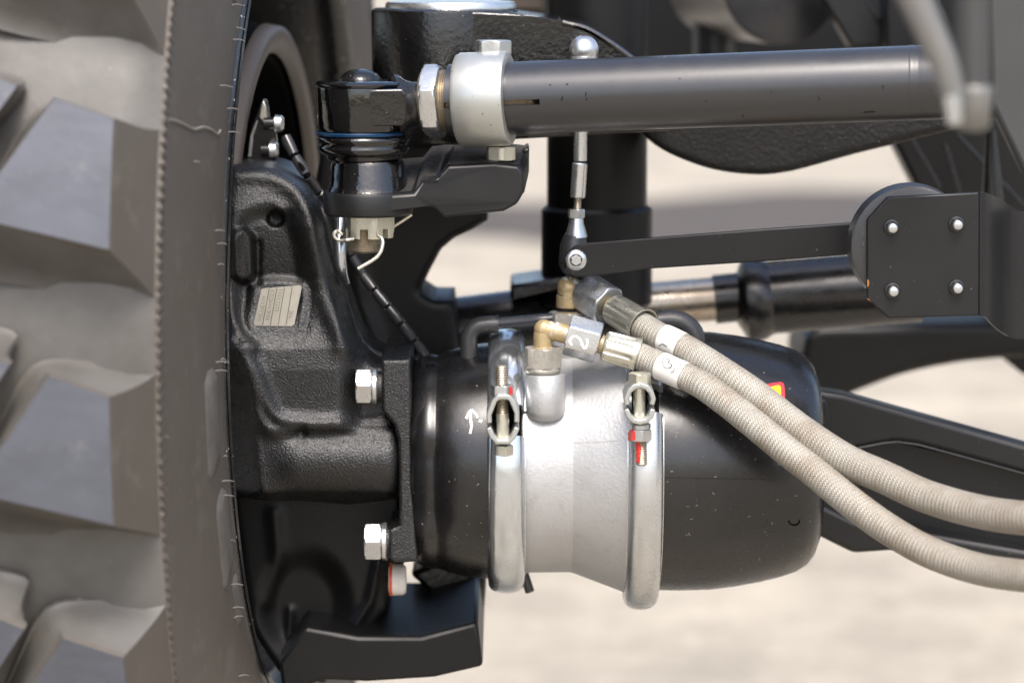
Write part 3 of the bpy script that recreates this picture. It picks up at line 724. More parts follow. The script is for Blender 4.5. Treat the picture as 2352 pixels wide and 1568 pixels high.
g = Geo(); patch(g, tree_of(th2), [(1458, 1016), (1468, 1012), (1474, 1030), (1470, 1060), (1462, 1064), (1459, 1040)], .0002, 2); obj('paint_mark', g, 'red', th2)
g = Geo(); patch(g, tree_of(cb2), smooth2([(1441, 996), (1450, 990), (1454, 1002), (1448, 1012), (1442, 1008)]), .0003, 2); obj('paint_mark', g, 'red', cb2)
# port bosses on the middle casting
YB = AX-212*s; YB2 = AX-.008
qb = S(YB)
g = Geo(); pb = W(1253, 857, YB); lathe(g, pb, (0, 0, -1), [(0, 0), (0, 42*qb), (3*qb, 45*qb), (60*qb, 46*qb), (84*qb, 46*qb), (95*qb, 43*qb), (104*qb, 35*qb), (110*qb, 22*qb), (112*qb, 0)], 48)
obj('port_boss', g, 'alu', bc, angle=180)
g = Geo(); pb2 = W(1304, 722, YB2); lathe(g, pb2, (0, 0, -1), [(0, 0), (0, 40*qb), (30*qb, 42*qb), (110*qb, 48*qb)], 40); obj('port_boss', g, 'alu', bc, angle=30)
# paint arrow and dot on the front housing, warning sticker on the rear housing
g = Geo(); stroke(g, tr_f, [(1080, 996), (1083, 978), (1081, 962), (1082, 945)], 6, .0005); stroke(g, tr_f, [(1071, 962), (1076, 950), (1083, 941)], 6, .0005); stroke(g, tr_f, [(1083, 941), (1092, 950), (1098, 960)], 6, .0005)
stroke(g, tr_f, [(1100, 966), (1108, 968)], 7, .0005, smooth=False)
obj('paint_arrow', g, 'white', front)
g = Geo(); patch(g, tr_r, smooth2([(1748, 889), (1760, 883), (1790, 878), (1797, 880), (1801, 888), (1801, 925), (1780, 960), (1740, 960), (1742, 900)], 3), .0004, 4); stk = obj('warning_sticker', g, 'redfilm', rear)
g = Geo(); patch(g, tr_r, [(1756, 893), (1788, 885), (1793, 890), (1793, 925), (1780, 952), (1750, 952), (1750, 900)], .0007, 4); obj('sticker_field', g, 'yellow', stk)
# little drain dimple ring and plug on the rear housing
g = Geo(); P = [(1812+ (1825-1812)*0 + 12+12*math.cos(a), 1196+9*math.sin(a)) for a in [i*2*math.pi/14*.62-.3 for i in range(14)]]
stroke(g, tr_r, P, 3, .0004); obj('dimple', g, 'pit', rear)
g = Geo(); stroke(g, tr_r, [(1512, 1096), (1560, 1097), (1600, 1098), (1700, 1099), (1760, 1100)], 1.4, .0002); obj('seam_line', g, 'dark', rear)
g = Geo(); stroke(g, tr_m, [(1210, 1020), (1300, 1017), (1318, 1016)], 1.3, .0002); stroke(g, tr_m, [(1318, 1016), (1370, 1015), (1428, 1012)], 1.3, .0002); obj('parting_line', g, 'fitgrey', mid)
g = Geo(); stroke(g, tr_f, [(979, 826+14), (1000, 840)], 7, .0006); obj('vent_slot', g, 'pit', front)
g = Geo(); rr_ = random.Random(5)
for i in range(46):
    x = rr_.uniform(1530, 1840); y = rr_.uniform(880, 1290); l_ = rr_.uniform(2, 7); a_ = rr_.uniform(-.6, 3); stroke(g, tr_r, [(x, y), (x+l_*math.cos(a_), y+l_*math.sin(a_))], rr_.uniform(1, 2), .0002, smooth=False)
obj('chips_and_glints', g, 'paper', rear, kind='stuff')
g = Geo()
for i in range(16):
    x = rr_.uniform(1020, 1110); y = rr_.uniform(880, 1240); l_ = rr_.uniform(2, 5); a_ = rr_.uniform(0, 3); stroke(g, tr_f, [(x, y), (x+l_*math.cos(a_), y+l_*math.sin(a_))], rr_.uniform(1, 1.8), .0002, smooth=False)
obj('chips_and_glints', g, 'paper', front, kind='stuff')
# stub below the left clamp
g = Geo(); cyl(g, W(1204, 1318, .09), W(1217, 1358, .09), .0035, n=16); obj('drain_stub', g, 'rubber_hose', bc)

# ================================================================== BRAKE HOSES
def hose(elbow, YE, nut, ferr, sleeve, path, ra, label, names, rs, base, marks):
    h = thing('brake_hose', label, 'hose', W(*base[:2], YE), 'braided brake hoses on the chamber')
    q = S(YE); DZ = YE-path[0][2]-.006
    g = Geo(); (bx, by), (cx, cy), (ex, ey) = elbow
    P = [W(bx, by, YE), W((bx*.3+cx*.7), (by*.25+cy*.75), YE), W(cx+3, cy+4, YE), W(cx*.75+ex*.25, cy*.75+ey*.25, YE), W(ex, ey, YE)]
    PP = [P[0], P[0]*.5+P[1]*.5, P[1], P[2]*.9+P[1]*.1, P[2]*.9+P[3]*.1, P[3], P[4]]
    sweep(g, [W(bx, by, YE), W(bx*.5+cx*.5, by*.5+cy*.5, YE), W(cx, cy+ra*.9, YE), W(cx+ra*.22, cy+ra*.28, YE), W(cx+ra*.95, cy+ (ey-cy)/(ex-cx)*ra*.95+2, YE), W(cx*.45+ex*.55, cy*.45+ey*.55, YE), W(ex, ey, YE)], ra*q, 32, per=6)
    g2 = g; ball(g2, W(cx+2, cy+4, YE), ra*1.04*q, 24)
    el = obj('elbow', g2, 'brass', h, angle=180)
    g = Geo(); hexa(g, W(bx, base[1]+base[3], YE), (0, 0, 1), base[2]*q, base[3]*q, rot=base[4]); bn_ = obj('elbow_nut', g, 'fitgrey', h, angle=24)
    g = Geo(); lathe(g, W(bx, base[1]+base[3], YE), (0, 0, -1), [(-2*q, 0), (-2*q, base[2]*q*.86), (6*q, base[2]*q*.9), (12*q, base[2]*q*.84), (12*q, 0)], 40); obj('seal_washer', g, 'fitgrey', h)
    g = Geo(); lathe(g, W(bx, base[1]+4, YE), (0, 0, 1), [(-4*q, 0), (-4*q, ra*q*1.12), (4*q, ra*q*1.12), (6*q, ra*q*1.0)], 32); obj('elbow_foot', g, 'brass', h)
    (nx0, ny0), (nx1, ny1), NR = nut; a = W(nx0, ny0, YE); b = W(nx1, ny1, YE-DZ*.35)
    g = Geo(); hexa(g, a, b-a, NR*q, (b-a).length, rot=names[0], ch=.1, hint=(0, -1, 0)); nn = obj('union_nut', g, names[1], h, angle=24, bevel=.0004)
    (fx0, fy0), (fx1, fy1), FR = ferr; f0 = W(fx0, fy0, YE-DZ*.4); f1 = W(fx1, fy1, YE-DZ)
    g = Geo(); cyl(g, b, f0+(f0-b)*.3, FR*.60*q, n=32); obj('hose_neck', g, 'brass', h)
    g = Geo(); L = (f1-f0).length
    crimp = lambda j, t: 1-.12*(abs((t*9) % 1-.5) < .17)*(3 <= j <= 4)
    lathe(g, f0, f1-f0, [(0, FR*.55*q), (0, FR*.78*q), (L*.06, FR*.93*q), (L*.14, FR*.97*q), (L*.80, FR*1.0*q), (L*.86, FR*1.02*q), (L*.97, FR*1.03*q), (L*.985, FR*1.13*q), (L, FR*1.13*q), (L, FR*1.05*q), (L*.9, FR*.9*q)], 96, ripple=crimp)
    obj('ferrule', g, 'zinc_yel', h, angle=50)
    g = Geo(); P = [f1+(f0-f1)*.15]+[W(x, y, Y) for x, y, Y in path]; sweep(g, P, [r*q for r in rs], 48, per=14, uv=True); hz = obj('braided_hose', g, 'braid', h, angle=180)
    C_ = catmull(P, 14)
    g = Geo(); i0, i1 = sleeve; seg = C_[i0:i1]; sweep(g, seg, rs[0]*q*1.06, 48, smooth=False); sl_ = obj('white_sleeve', g, 'sleeve', h, angle=60)
    return h, el, nn, hz, sl_
YL = YB
lo = hose([(1247, 822), (1247, 752), (1312, 771)], YL, None and 0 or [(1303, 768), (1376, 788), 49], [(1386, 793), (1466, 815), 37], (20, 37),
     [(1500, 832, .006), (1545, 852, -.004), (1590, 872, -.012), (1624, 891, -.02), (1690, 940, -.034), (1750, 988, -.05), (1810, 1037, -.065), (1876, 1088, -.08), (1950, 1149, -.1), (2032, 1209, -.12), (2127, 1264, -.145), (2240, 1304, -.17), (2352, 1322, -.2), (2480, 1330, -.23)],
     22, 'lower braided brake hose, white 2 painted on its union nut', (28, 'zinc'), [31, 31.5, 33, 34, 34, 34], (1247, 797, 46, 46, 12), None)
up = hose([(1304, 706), (1306, 657), (1350, 683)], YB2, [(1345, 670), (1398, 703), 50], [(1408, 708), (1478, 750), 37], (20, 37),
     [(1510, 770, .026), (1545, 786, .018), (1583, 806, .010), (1640, 842, -.004), (1700, 882, -.018), (1747, 916, -.028), (1810, 966, -.045), (1876, 1014, -.062), (1950, 1060, -.08), (2032, 1096, -.1), (2127, 1139, -.122), (2240, 1172, -.148), (2352, 1189, -.175), (2480, 1192, -.2)],
     27, 'upper braided brake hose, behind the one with the painted 2', (5, 'zinc'), [31, 32, 34, 35, 35, 35], (1304, 716, 46, 40, 18), None)
tn = tree_of(lo[2]); g = Geo(); stroke(g, tn, [(1318, 782), (1322, 777), (1330, 775), (1342, 778), (1352, 787), (1356, 797), (1352, 806), (1343, 807)], 6.5, .0004)
g = Geo(); stroke(g, tn, [(1314, 793), (1309, 784), (1312, 776), (1320, 772), (1331, 777), (1336, 788), (1341, 798), (1345, 799)], 6, .0004); stroke(g, tn, [(1345, 800), (1349, 788), (1348, 778)], 6, .0004)
obj('painted_two', g, 'white', lo[2])
te = tree_of(lo[1]); g = Geo(); stroke(g, te, [(1258, 733), (1266, 742), (1275, 748), (1284, 741), (1290, 736)], 5, .0004); obj('paint_mark', g, 'white', lo[1])
te = tree_of(up[1]); g = Geo()
for a, b in (((1288, 634), (1310, 634)), ((1308, 638), (1322, 646)), ((1318, 648), (1334, 652)), ((1296, 641), (1304, 643))): stroke(g, te, [a, b], 5, .0004, smooth=False)
obj('paint_mark', g, 'white', up[1])
tsl = tree_of(lo[4]); g = Geo()
stroke(g, tsl, [(1533+11*math.cos(a)*1.0, 832+14*math.sin(a)) for a in [i*2*math.pi/16 for i in range(13)]], 1.3, .0003)
for P in ([(1530, 824), (1538, 828), (1532, 834)], [(1536, 832), (1543, 840), (1538, 846)], [(1541, 856), (1548, 852), (1549, 846)], [(1556, 846), (1560, 850)], [(1545, 808), (1553, 810), (1558, 816)], [(1562, 838), (1565, 841)]): stroke(g, tsl, P, 1.6, .0003)
obj('sleeve_print', g, 'ink', lo[4])
tsl = tree_of(up[4]); g = Geo(); stroke(g, tsl, [(1514, 794), (1522, 790), (1532, 796)], 1.8, .0003)
for i in range(7): stroke(g, tsl, [(1540+8*i, 752+4.5*i), (1543+8*i, 757+4.5*i)], 1.2, .0003)
obj('sleeve_print', g, 'ink', up[4])

# breather line across the top of the chamber
YR = .062; q = S(YR)
br = thing('breather_hose', 'thin black air line with rubber elbows arching over the brake chamber', 'air line', W(1078, 830, YR))
g = Geo(); sweep(g, [W(1077, 832, YR), W(1077, 800, YR), W(1078, 772, YR), W(1092, 752, YR), W(1116, 746, YR), W(1143, 745, YR)], 20*q, 28); obj('rubber_elbow', g, 'rubber_hose', br, angle=60)
g = Geo(); lathe(g, W(1079, 832, YR), (0, 0, 1), [(-8*q, 0), (-8*q, 24*q), (-3*q, 28*q), (1*q, 24*q), (5*q, 20*q)], 32); obj('elbow_foot', g, 'rubber_hose', br)
g = Geo(); lathe(g, W(1141, 745, YR), (1, 0, .04), [(0, 20*q), (1*q, 22*q), (4*q, 22*q), (4*q, 14*q)], 32); obj('elbow_lip', g, 'rubber_hose', br)
g = Geo(); sweep(g, [W(1140, 744, YR), W(1190, 739, YR+.006), (W(1240, 734, YR+.012)), W(1300, 730, YR+.012), W(1400, 726, YR+.01), W(1470, 724, YR+.008), W(1520, 732, YR)], 13*q, 20); obj('air_tube', g, 'spiral', br)
g = Geo(); sweep(g, [W(1512, 738, YR), W(1540, 735, YR), W(1570, 742, YR), W(1592, 765, YR), W(1597, 800, YR), W(1597, 840, YR)], 24*q, 28); obj('rubber_elbow', g, 'rubber_hose', br, angle=60)

# ================================================================== TIE ROD
YT0 = .0; tr_ = thing('tie_rod', 'steering tie rod with satin black tube and pale clamp collar across the top', 'tie rod', W(1115, 232, YT0))
a = W(1036, 231, .004); b = W(2170, 188, -.06); q = S(0)
ax = (b-a).normalized(); L = (b-a).length
TR = 82*q
def rodp(px):                                   # point on the rod axis whose picture column is px
    lo_, hi = 0, L
    for _ in range(40):
        m_ = (lo_+hi)/2; p = a+ax*m_; d = p-cam_loc; x = 1176+d.dot(Vector((1, 0, 0)))/d.dot(VIEW)/KPX
        if x < px: lo_ = m_
        else: hi = m_
    return a+ax*lo_, lo_
_, u_, v_ = frame(ax, (0, -1, 0))               # u faces the camera, v = ax x u points down
def tube_with_slot():
    n = 120; g = Geo(); vs = []; fs = []
    t0 = rodp(1176)[1]; t1 = rodp(1254)[1]
    T = [0, .004, rodp(1100)[1], t0, t1, t1+.002, L*.5, L-.012, L]
    slot = [1]*1
    ri = TR*.80
    for T_i in T:
        for i in range(n):
            an = 2*math.pi*i/n; d_ = u_*math.cos(an)+v_*math.sin(an); vs.append(a+ax*T_i+d_*TR)
    for j in range(len(T)-1):
        for i in range(n):
            if j < 4 and i in (0, 1, 2): continue       # sawn slot, about a hand's breadth long
            fs.append([j*n+i, j*n+(i+1) % n, (j+1)*n+(i+1) % n, (j+1)*n+i])
    k = len(vs)
    # slot walls
    for T_i in (T[0], T[4]):
        for i in (0, 3):
            an = 2*math.pi*i/n; d_ = u_*math.cos(an)+v_*math.sin(an); vs += [a+ax*T_i+d_*TR, a+ax*T_i+d_*ri]
    fs += [[k, k+4, k+5, k+1], [k+2, k+3, k+7, k+6], [k+4, k+6, k+7, k+5]]
    g.add(vs, fs)
    lathe(g, a, ax, [(0, ri), (0, TR)], n); lathe(g, a+ax*L, ax, [(0, 0), (0, TR)], n)
    return g
tub = obj('rod_tube', tube_with_slot(), 'tube', tr_, angle=40)
g = Geo(); p1, t1 = rodp(1238); thread(g, a-ax*.02, p1, TR*.86, 5*q, n=48, depth=.04); obj('threaded_shank', g, 'thread', tr_)
tt = tree_of(tub); g = Geo()
for P in ([(1346, 212), (1345, 222)], [(1292, 222), (1290, 232)], [(1347, 226), (1347, 231)], [(1620, 232), (1623, 234)], [(1706, 262), (1706, 270)], [(1984, 258), (2010, 257)], [(1262, 195), (1266, 196)], [(1300, 194), (1305, 194)], [(2028, 196), (2028, 204)], [(1770, 210), (1774, 212)], [(1880, 222), (1882, 230)], [(1560, 180), (1563, 181)]): stroke(g, tt, P, 2.2, .0002)
obj('paint_nicks', g, 'pit', tub, kind='stuff')
g = Geo(); [stroke(g, tt, [(x, 133.5-(x-1500)*.052), (x+6, 133.2-(x-1500)*.052)], 1.2, .0002, smooth=False) for x in (1510, 1524, 1560, 1580, 1601, 1633, 1650, 1688)]; obj('chips_and_glints', g, 'paper', tub, kind='stuff')  # white glints along the rod's upper edge, painted as short strokes
# end plug ring at the right
g = Geo(); p1, t1 = rodp(2092); lathe(g, p1, ax, [(0, TR*.99), (0, TR*1.0), (.0015, TR*1.015), (.004, TR*.985), (.006, TR*1.0), (.02, TR*1.01), (.022, TR*.9)], 80); obj('end_crimp', g, 'tube', tr_)
# collar
g = Geo(); p0, t0 = rodp(1052); p1, t1 = rodp(1172); Lc = t1-t0; RC = 107*q
lathe(g, p0, ax, [(0, TR*1.01), (0, RC-.004), (.001, RC-.0012), (.0035, RC), (Lc-.002, RC), (Lc-.0004, RC-.0008), (Lc, RC-.003), (Lc, TR*1.01)], 120)
col = obj('clamp_collar', g, 'collar', tr_, angle=40)
g = Geo(); pl = p0+ax*Lc*.5+Vector((0, .026, 0)); box(g, pl, (Lc*.98, .034, 2*RC*.86), ); lug = obj('collar_lug', g, 'collar', col, bevel=.004, bseg=3)
g = Geo(); yb = .008; hexa(g, W(1133, 127, yb), (0, 0, 1), 43*q, 34*q, rot=18); obj('collar_bolt', g, 'zinc', col, angle=24, bevel=.0003)
g = Geo(); hexa(g, W(1150, 368, yb), (0, 0, 1), 37*q, 32*q, rot=6); obj('collar_nut', g, 'zinc_yel', col, angle=24, bevel=.0003)
g = Geo(); thread(g, W(1151, 364, yb), W(1152, 384, yb), 21*q, 5*q, depth=.1); obj('collar_bolt_end', g, 'thread', col)
# lock nut: hexagon plus collar
g = Geo(); p0, t0 = rodp(980); p0 = a - ax*(a-W(976, 234, .004)).length; hexa(g, p0, ax, 88*q, 40*q, rot=42, hint=(0, -1, 0)); ln = obj('lock_nut', g, 'zinc', tr_, angle=24, bevel=.0005)
g = Geo(); thread(g, p0+ax*40*q, p0+ax*62*q, 66*q, 4*q, n=48, depth=.03); obj('nut_collar', g, 'zinc', ln)
g = Geo(); thread(g, p0-ax*10*q, p0+ax*4*q, 53*q, 3*q, n=40, depth=.04); obj('shank_thread', g, 'thread', ln)
# ball joint housing
cj = W(828, 245, .0); q = S(0); z = lambda py: W(828, py, 0).z-cj.z
be = thing('ball_joint', 'glossy black ball joint at the left end of the tie rod, pin pointing down', 'ball joint', W(828, 580, 0))
g = Geo(); lathe(g, cj, (0, 0, 1), [(z(305), 0), (z(305), 92*q), (z(302), 96*q), (z(292), 99*q), (z(205), 99*q), (z(200), 98*q), (z(197), 103*q), (z(192), 104*q), (z(188), 100*q), (z(185), 92*q), (z(184), 0)], 72)
hs = obj('housing', g, 'gloss', be, angle=50)
g = Geo(); ball(g, cj+Vector((0, 0, z(190))), 50*q, 32, (1, 1, .62)); obj('cap_dome', g, 'gloss2', be)
g = Geo(); pn0 = W(900, 244, 0); pn1 = W(974, 238, .004); dn = pn1-pn0
lathe(g, pn0, dn, [(0, 62*q), (8*q, 74*q), (20*q, 70*q), (34*q, 58*q), (50*q, 52*q), (74*q, 50*q), (80*q, 44*q)], 48); obj('neck', g, 'satin', be, angle=60)
g = Geo(); slab(g, [(812, 206), (926, 204), (932, 214), (932, 270), (925, 290), (812, 290)], -.029, .03); obj('flat_pad', g, 'gloss', be, bevel=.006, bseg=4)
g = Geo(); lathe(g, cj, (0, 0, 1), [(z(309), 96*q), (z(309), 100*q), (z(304), 101*q), (z(301), 98*q)], 72); obj('retaining_ring', g, 'bluering', be)
g = Geo(); lathe(g, cj+Vector((6*q, 0, 0)), (0, 0, 1), [(z(308), 84*q), (z(312), 102*q), (z(318), 106*q), (z(326), 103*q), (z(331), 99*q), (z(336), 104*q), (z(344), 104*q), (z(352), 97*q), (z(357), 86*q), (z(362), 86*q), (z(368), 80*q), (z(374), 72*q), (z(380), 66*q), (z(384), 0)], 72)
obj('dust_boot', g, 'gloss', be, angle=180)
g = Geo(); thread(g, W(836, 500, 0), W(836, 575, 0), 40*q, 4.6*q, n=40, depth=.06); obj('pin_thread', g, 'thread', be)
# castle nut with six slots
def castle(g, p, ax, R, h, slots, rot):
    ax, u, v = frame(Vector(ax)); N = 72; vs = []; fs = []; rin = R*.866
    def hr(a): a = (a-rot) % 60-30; return rin/math.cos(math.radians(a))
    lv = [0, .06*h, (1-slots)*h, h]
    for t in lv:
        for i in range(N):
            a_ = 360*i/N; r = min(hr(a_), R*(.93 if t == 0 or t == h else 1)); d_ = u*math.cos(math.radians(a_))+v*math.sin(math.radians(a_))
            vs += [Vector(p)+ax*t+d_*r, Vector(p)+ax*t+d_*R*.5]
    for j in range(3):
        for i in range(N):
            cut = j == 2 and ((360*(i+.5)/N-rot) % 60 > 20) and ((360*(i+.5)/N-rot) % 60 < 40)
            A = 2*(j*N+i); B_ = 2*(j*N+(i+1) % N); C_ = 2*((j+1)*N+(i+1) % N); D = 2*((j+1)*N+i)
            if not cut:
                fs += [[A, B_, C_, D], [A+1, D+1, C_+1, B_+1]]
                if j == 2:
                    fs.append([D, C_, C_+1, D+1])
                    pc = ((360*(i-.5)/N-rot) % 60 > 20) and ((360*(i-.5)/N-rot) % 60 < 40); nc = ((360*(i+1.5)/N-rot) % 60 > 20) and ((360*(i+1.5)/N-rot) % 60 < 40)
                    if pc: fs.append([A, D, D+1, A+1])
                    if nc: fs.append([B_, B_+1, C_+1, C_])
            else: fs.append([A, B_, B_+1, A+1])
            if j == 0: fs.append([A, A+1, B_+1, B_])
    g.add(vs, fs)
g = Geo(); castle(g, W(847, 492, 0), (0, 0, -1), 60*q, 53*q, .42, 30+10); cn = obj('castle_nut', g, 'zinc_yel', be, angle=24, bevel=.0003)
# split pin
g = Geo(); yp = -.006
sweep(g, [W(812, 548, -.02), W(796, 551, -.022), W(781, 552, -.018), W(769, 545, -.018), W(768, 535, -.018), W(776, 530, -.018), W(785, 538, -.02)], 4.2*q, 12)
sweep(g, [W(868, 540, -.02), W(877, 548, -.022), W(879, 560, -.024), W(873, 580, -.026), W(858, 596, -.027), W(822, 617, -.028)], 4.4*q, 12)
sweep(g, [W(890, 528, .004), W(905, 519, .002), W(946, 492, 0)], 4.4*q, 12)
obj('split_pin', g, 'zinc_yel', be)
# ---- steering arm that carries the ball joint pin
sa = thing('steering_lever', 'thick black steering arm with chamfered end under the tie rod', 'steering arm', W(980, 500, .0))
g = Geo(); ca = W(846, 460, .0)
lathe(g, ca, (0, 0, 1), [(W(846, 492, 0).z-ca.z, 0), (W(846, 492, 0).z-ca.z, 96*q), (W(846, 487, 0).z-ca.z, 101*q), (W(846, 446, 0).z-ca.z, 104*q), (W(846, 438, 0).z-ca.z, 100*q), (W(846, 436, 0).z-ca.z, 88*q), (W(846, 436, 0).z-ca.z, 0)], 72)
obj('eye', g, 'plate', sa, angle=40)
g = Geo(); lathe(g, ca, (0, 0, 1), [(W(846, 437, 0).z-ca.z, 0), (W(846, 437, 0).z-ca.z, 96*q), (W(846, 425, 0).z-ca.z, 90*q), (W(846, 378, 0).z-ca.z, 85*q), (W(846, 368, 0).z-ca.z, 80*q), (W(846, 366, 0).z-ca.z, 0)], 72)
obj('tapered_boss', g, 'gloss', sa, angle=40)
arm = [(880, 452), (952, 443), (972, 418), (1005, 414), (1028, 381), (1135, 375), (1190, 382), (1199, 400), (1212, 345), (1217, 340), (1210, 420), (1199, 446), (1188, 469), (1157, 486), (1018, 501), (996, 477), (963, 477), (895, 492)]
arm = [(860, 452), (950, 444), (972, 418), (1005, 414), (1028, 381), (1135, 375), (1192, 382), (1204, 400), (1204, 440), (1188, 469), (1157, 486), (1018, 501), (996, 477), (963, 477), (870, 494)]
F = [W(x, y, float(np.interp(x, [940, 975, 1010], [-.027, -.020, -.008]))) for x, y in arm]; K = [Vector((p.x+.004, p.y+.085, p.z+(.018 if x < 1010 else .008))) for p, (x, y) in zip(F, arm)]; n = len(F)
g = Geo(); g.add(F+K, [list(range(n)), [n+i for i in range(n)][::-1]]+[[i, (i+1) % n, n+(i+1) % n, n+i] for i in range(n)]); obj('arm', g, 'plate', sa, bevel=.0022, bseg=3)
T_ = [F[i] for i in range(7)]; B2 = [K[i] for i in range(7)]; T_ = [p+Vector((0, .003, .0006)) for p in T_]; B2 = [p+Vector((0, 0, .0006)) for p in B2]
g = Geo(); g.add(T_+B2+[p-Vector((0, 0, .003)) for p in T_+B2], [[i, i+1, 7+i+1, 7+i] for i in range(6)]+[[14+i, 21+i, 22+i, 15+i] for i in range(6)]); obj('lit_top', g, 'lit_grey', sa, angle=60)  # added sheet, light on the arm top put into its grey
g = Geo(); slab(g, [(1180, 378), (1195, 348), (1216, 338), (1214, 400), (1203, 448), (1190, 440)], .05, .05); obj('arm_end', g, 'gloss2', sa, bevel=.002)

# ================================================================== BEHIND: forks, arms, column
# upper fork arm with round eye (behind the tie rod)
uf = thing('upper_arm', 'large glossy black arm with round eye and cap, behind the tie rod', 'suspension arm', W(1020, 350, .15))
YU = .10; q = S(YU+.05); ce = W(1022, 200, YU+.05+.0); zz = lambda py: W(1022, py, YU-.002).z-ce.z
g = Geo(); lathe(g, ce, (0, 0, 1), [(zz(330), 0), (zz(330), 160*q), (zz(322), 164*q), (zz(34), 166*q), (zz(27), 164*q), (zz(22), 155*q), (zz(20), 0)], 80); obj('eye', g, 'gloss2', uf, angle=40)
g = Geo(); lathe(g, ce+Vector((14*q, 0, 0)), (0, 0, 1), [(zz(24), 148*q), (zz(14), 148*q), (zz(8), 144*q), (zz(6), 132*q), (zz(9), 0)], 80); obj('eye_cap', g, 'zinc', uf, angle=40)
pl_ = [(1015, 24), (1180, 30), (1290, 46)] + smooth2([(1290, 46), (1345, 60), (1400, 92), (1450, 128), (1500, 168), (1540, 215)], 4, False) + [(1540, 300), (1015, 330)]
g = Geo(); slab(g, pl_, YU+.0, .11); obj('arm', g, 'gloss2', uf, bevel=.006, bseg=3)
g = Geo(); q2 = S(YU); P = smooth2([(1292, 52), (1345, 66), (1400, 98), (1450, 134), (1498, 172)], 4, False); sweep(g, [W(x, y, YU-.001) for x, y in P], 7*q2, 8, smooth=False); obj('edge_bead', g, 'gloss', uf)
# black column (air spring strut) with a wider sleeve
sk = thing('shock_absorber', 'vertical black shock absorber with a wider lower sleeve', 'shock absorber', W(1370, 640, .27))
q = S(.30); pt = W(1371, -60, .30); pm = W(1371, 472, .30); pb_ = W(1369, 700, .30)
g = Geo(); cyl(g, pm, Vector((pm.x, pm.y, 1.2)), 114*q, n=60); obj('upper_tube', g, 'dark', sk)
g = Geo(); cyl(g, Vector((pm.x, pm.y, pb_.z)), Vector((pm.x, pm.y, pm.z)), 127*q, n=60, ch=.003); obj('lower_sleeve', g, 'dark', sk)
# levelling linkage
YLK = .075; q = S(YLK)
lk = thing('levelling_rod', 'thin silver levelling rod with ball top, upright in front of the shock absorber', 'linkage rod', W(1322, 600, YLK))
g = Geo(); ball(g, W(1341, 116, YLK), 34*q, 28); cyl(g, W(1341, 130, YLK), W(1340, 180, YLK), 32*q, n=32); obj('ball_head', g, 'zinc', lk, angle=60)
g = Geo(); cyl(g, W(1336, 170, YLK), W(1333, 370, YLK), 15*q, n=24, ch=.0005); cyl(g, W(1332, 374, YLK), W(1327, 454, YLK), 17*q, n=24, ch=.0008); obj('rod', g, 'zinc', lk)
g = Geo(); thread(g, W(1327, 452, YLK), W(1326, 484, YLK), 9*q, 4*q, depth=.12); obj('rod_thread', g, 'thread', lk)
g = Geo(); hexa(g, W(1324, 500, YLK), (0, 0, 1), 20*q, 20*q, rot=10); obj('rod_nut', g, 'zinc', lk, angle=24)
g = Geo(); lathe(g, W(1324, 500, YLK), (0, 0, -1), [(0, 0), (0, 15*q), (14*q, 17*q), (34*q, 23*q), (44*q, 25*q), (46*q, 0)], 28); obj('socket', g, 'zinc', lk)
g = Geo(); sweep(g, [W(1322, 540, YLK), W(1318, 565, YLK), W(1320, 600, YLK)], [24*q, 31*q, 36*q], 24); ball(g, W(1321, 600, YLK), 38*q, 24, (1, .6, 1)); obj('rod_end', g, 'rubber_hose', lk, angle=180)
# lever of the levelling valve
lv_ = thing('valve_lever', 'long flat black lever running from the silver rod to the bolted bracket', 'lever', W(1330, 600, .055))
pl_ = [(1300, 584), (1320, 566), (1350, 559), (1379, 556), (1746, 527), (1975, 511), (1975, 583), (1746, 601), (1498, 617), (1350, 636), (1318, 636), (1297, 618)]
g = Geo(); slab(g, pl_, .055, .006); obj('lever_bar', g, 'plate', lv_, bevel=.001)
g = Geo(); q = S(.05); lathe(g, W(1323, 597, .0545), (0, -1, 0), [(0, 24*q), (2*q, 24*q), (5*q, 20*q), (6*q, 15*q), (4*q, 13*q)], 40); obj('pivot_washer', g, 'zinc', lv_)
g = Geo(); lathe(g, W(1323, 597, .0545), (0, -1, 0), [(0, 14*q), (9*q, 13*q), (10*q, 11*q), (10*q, 0)], 6); obj('pivot_bolt', g, 'zinc', lv_, angle=20)
# bolted bracket plate
bp = thing('valve_bracket', 'flat black bracket plate with four small studs at the right', 'bracket', W(2150, 731, .0))
pf = [(2039, 452), (2250, 442), (2250, 725), (2042, 731), (1991, 687), (1991, 504)]
Yfn = lambda x, y: -.02
F = [W(x, y, -.020) for x, y in pf]; K = [p+Vector((0, .005, 0)) for p in F]; n = len(F)
g = Geo(); g.add(F+K, [list(range(n)), [n+i for i in range(n)][::-1]]+[[i, (i+1) % n, n+(i+1) % n, n+i] for i in range(n)]); fp_ = obj('face_plate', g, 'plate', bp, bevel=.0012)
tf_ = tree_of(fp_); g = Geo(); patch(g, tf_, [(1993, 684), (2000, 692), (1996, 694), (1992, 690)], .0003, 2); patch(g, tf_, [(1992, 640), (1996, 645), (1996, 655), (1992, 660)], .0003, 2); obj('rust_chip', g, 'rust', fp_)
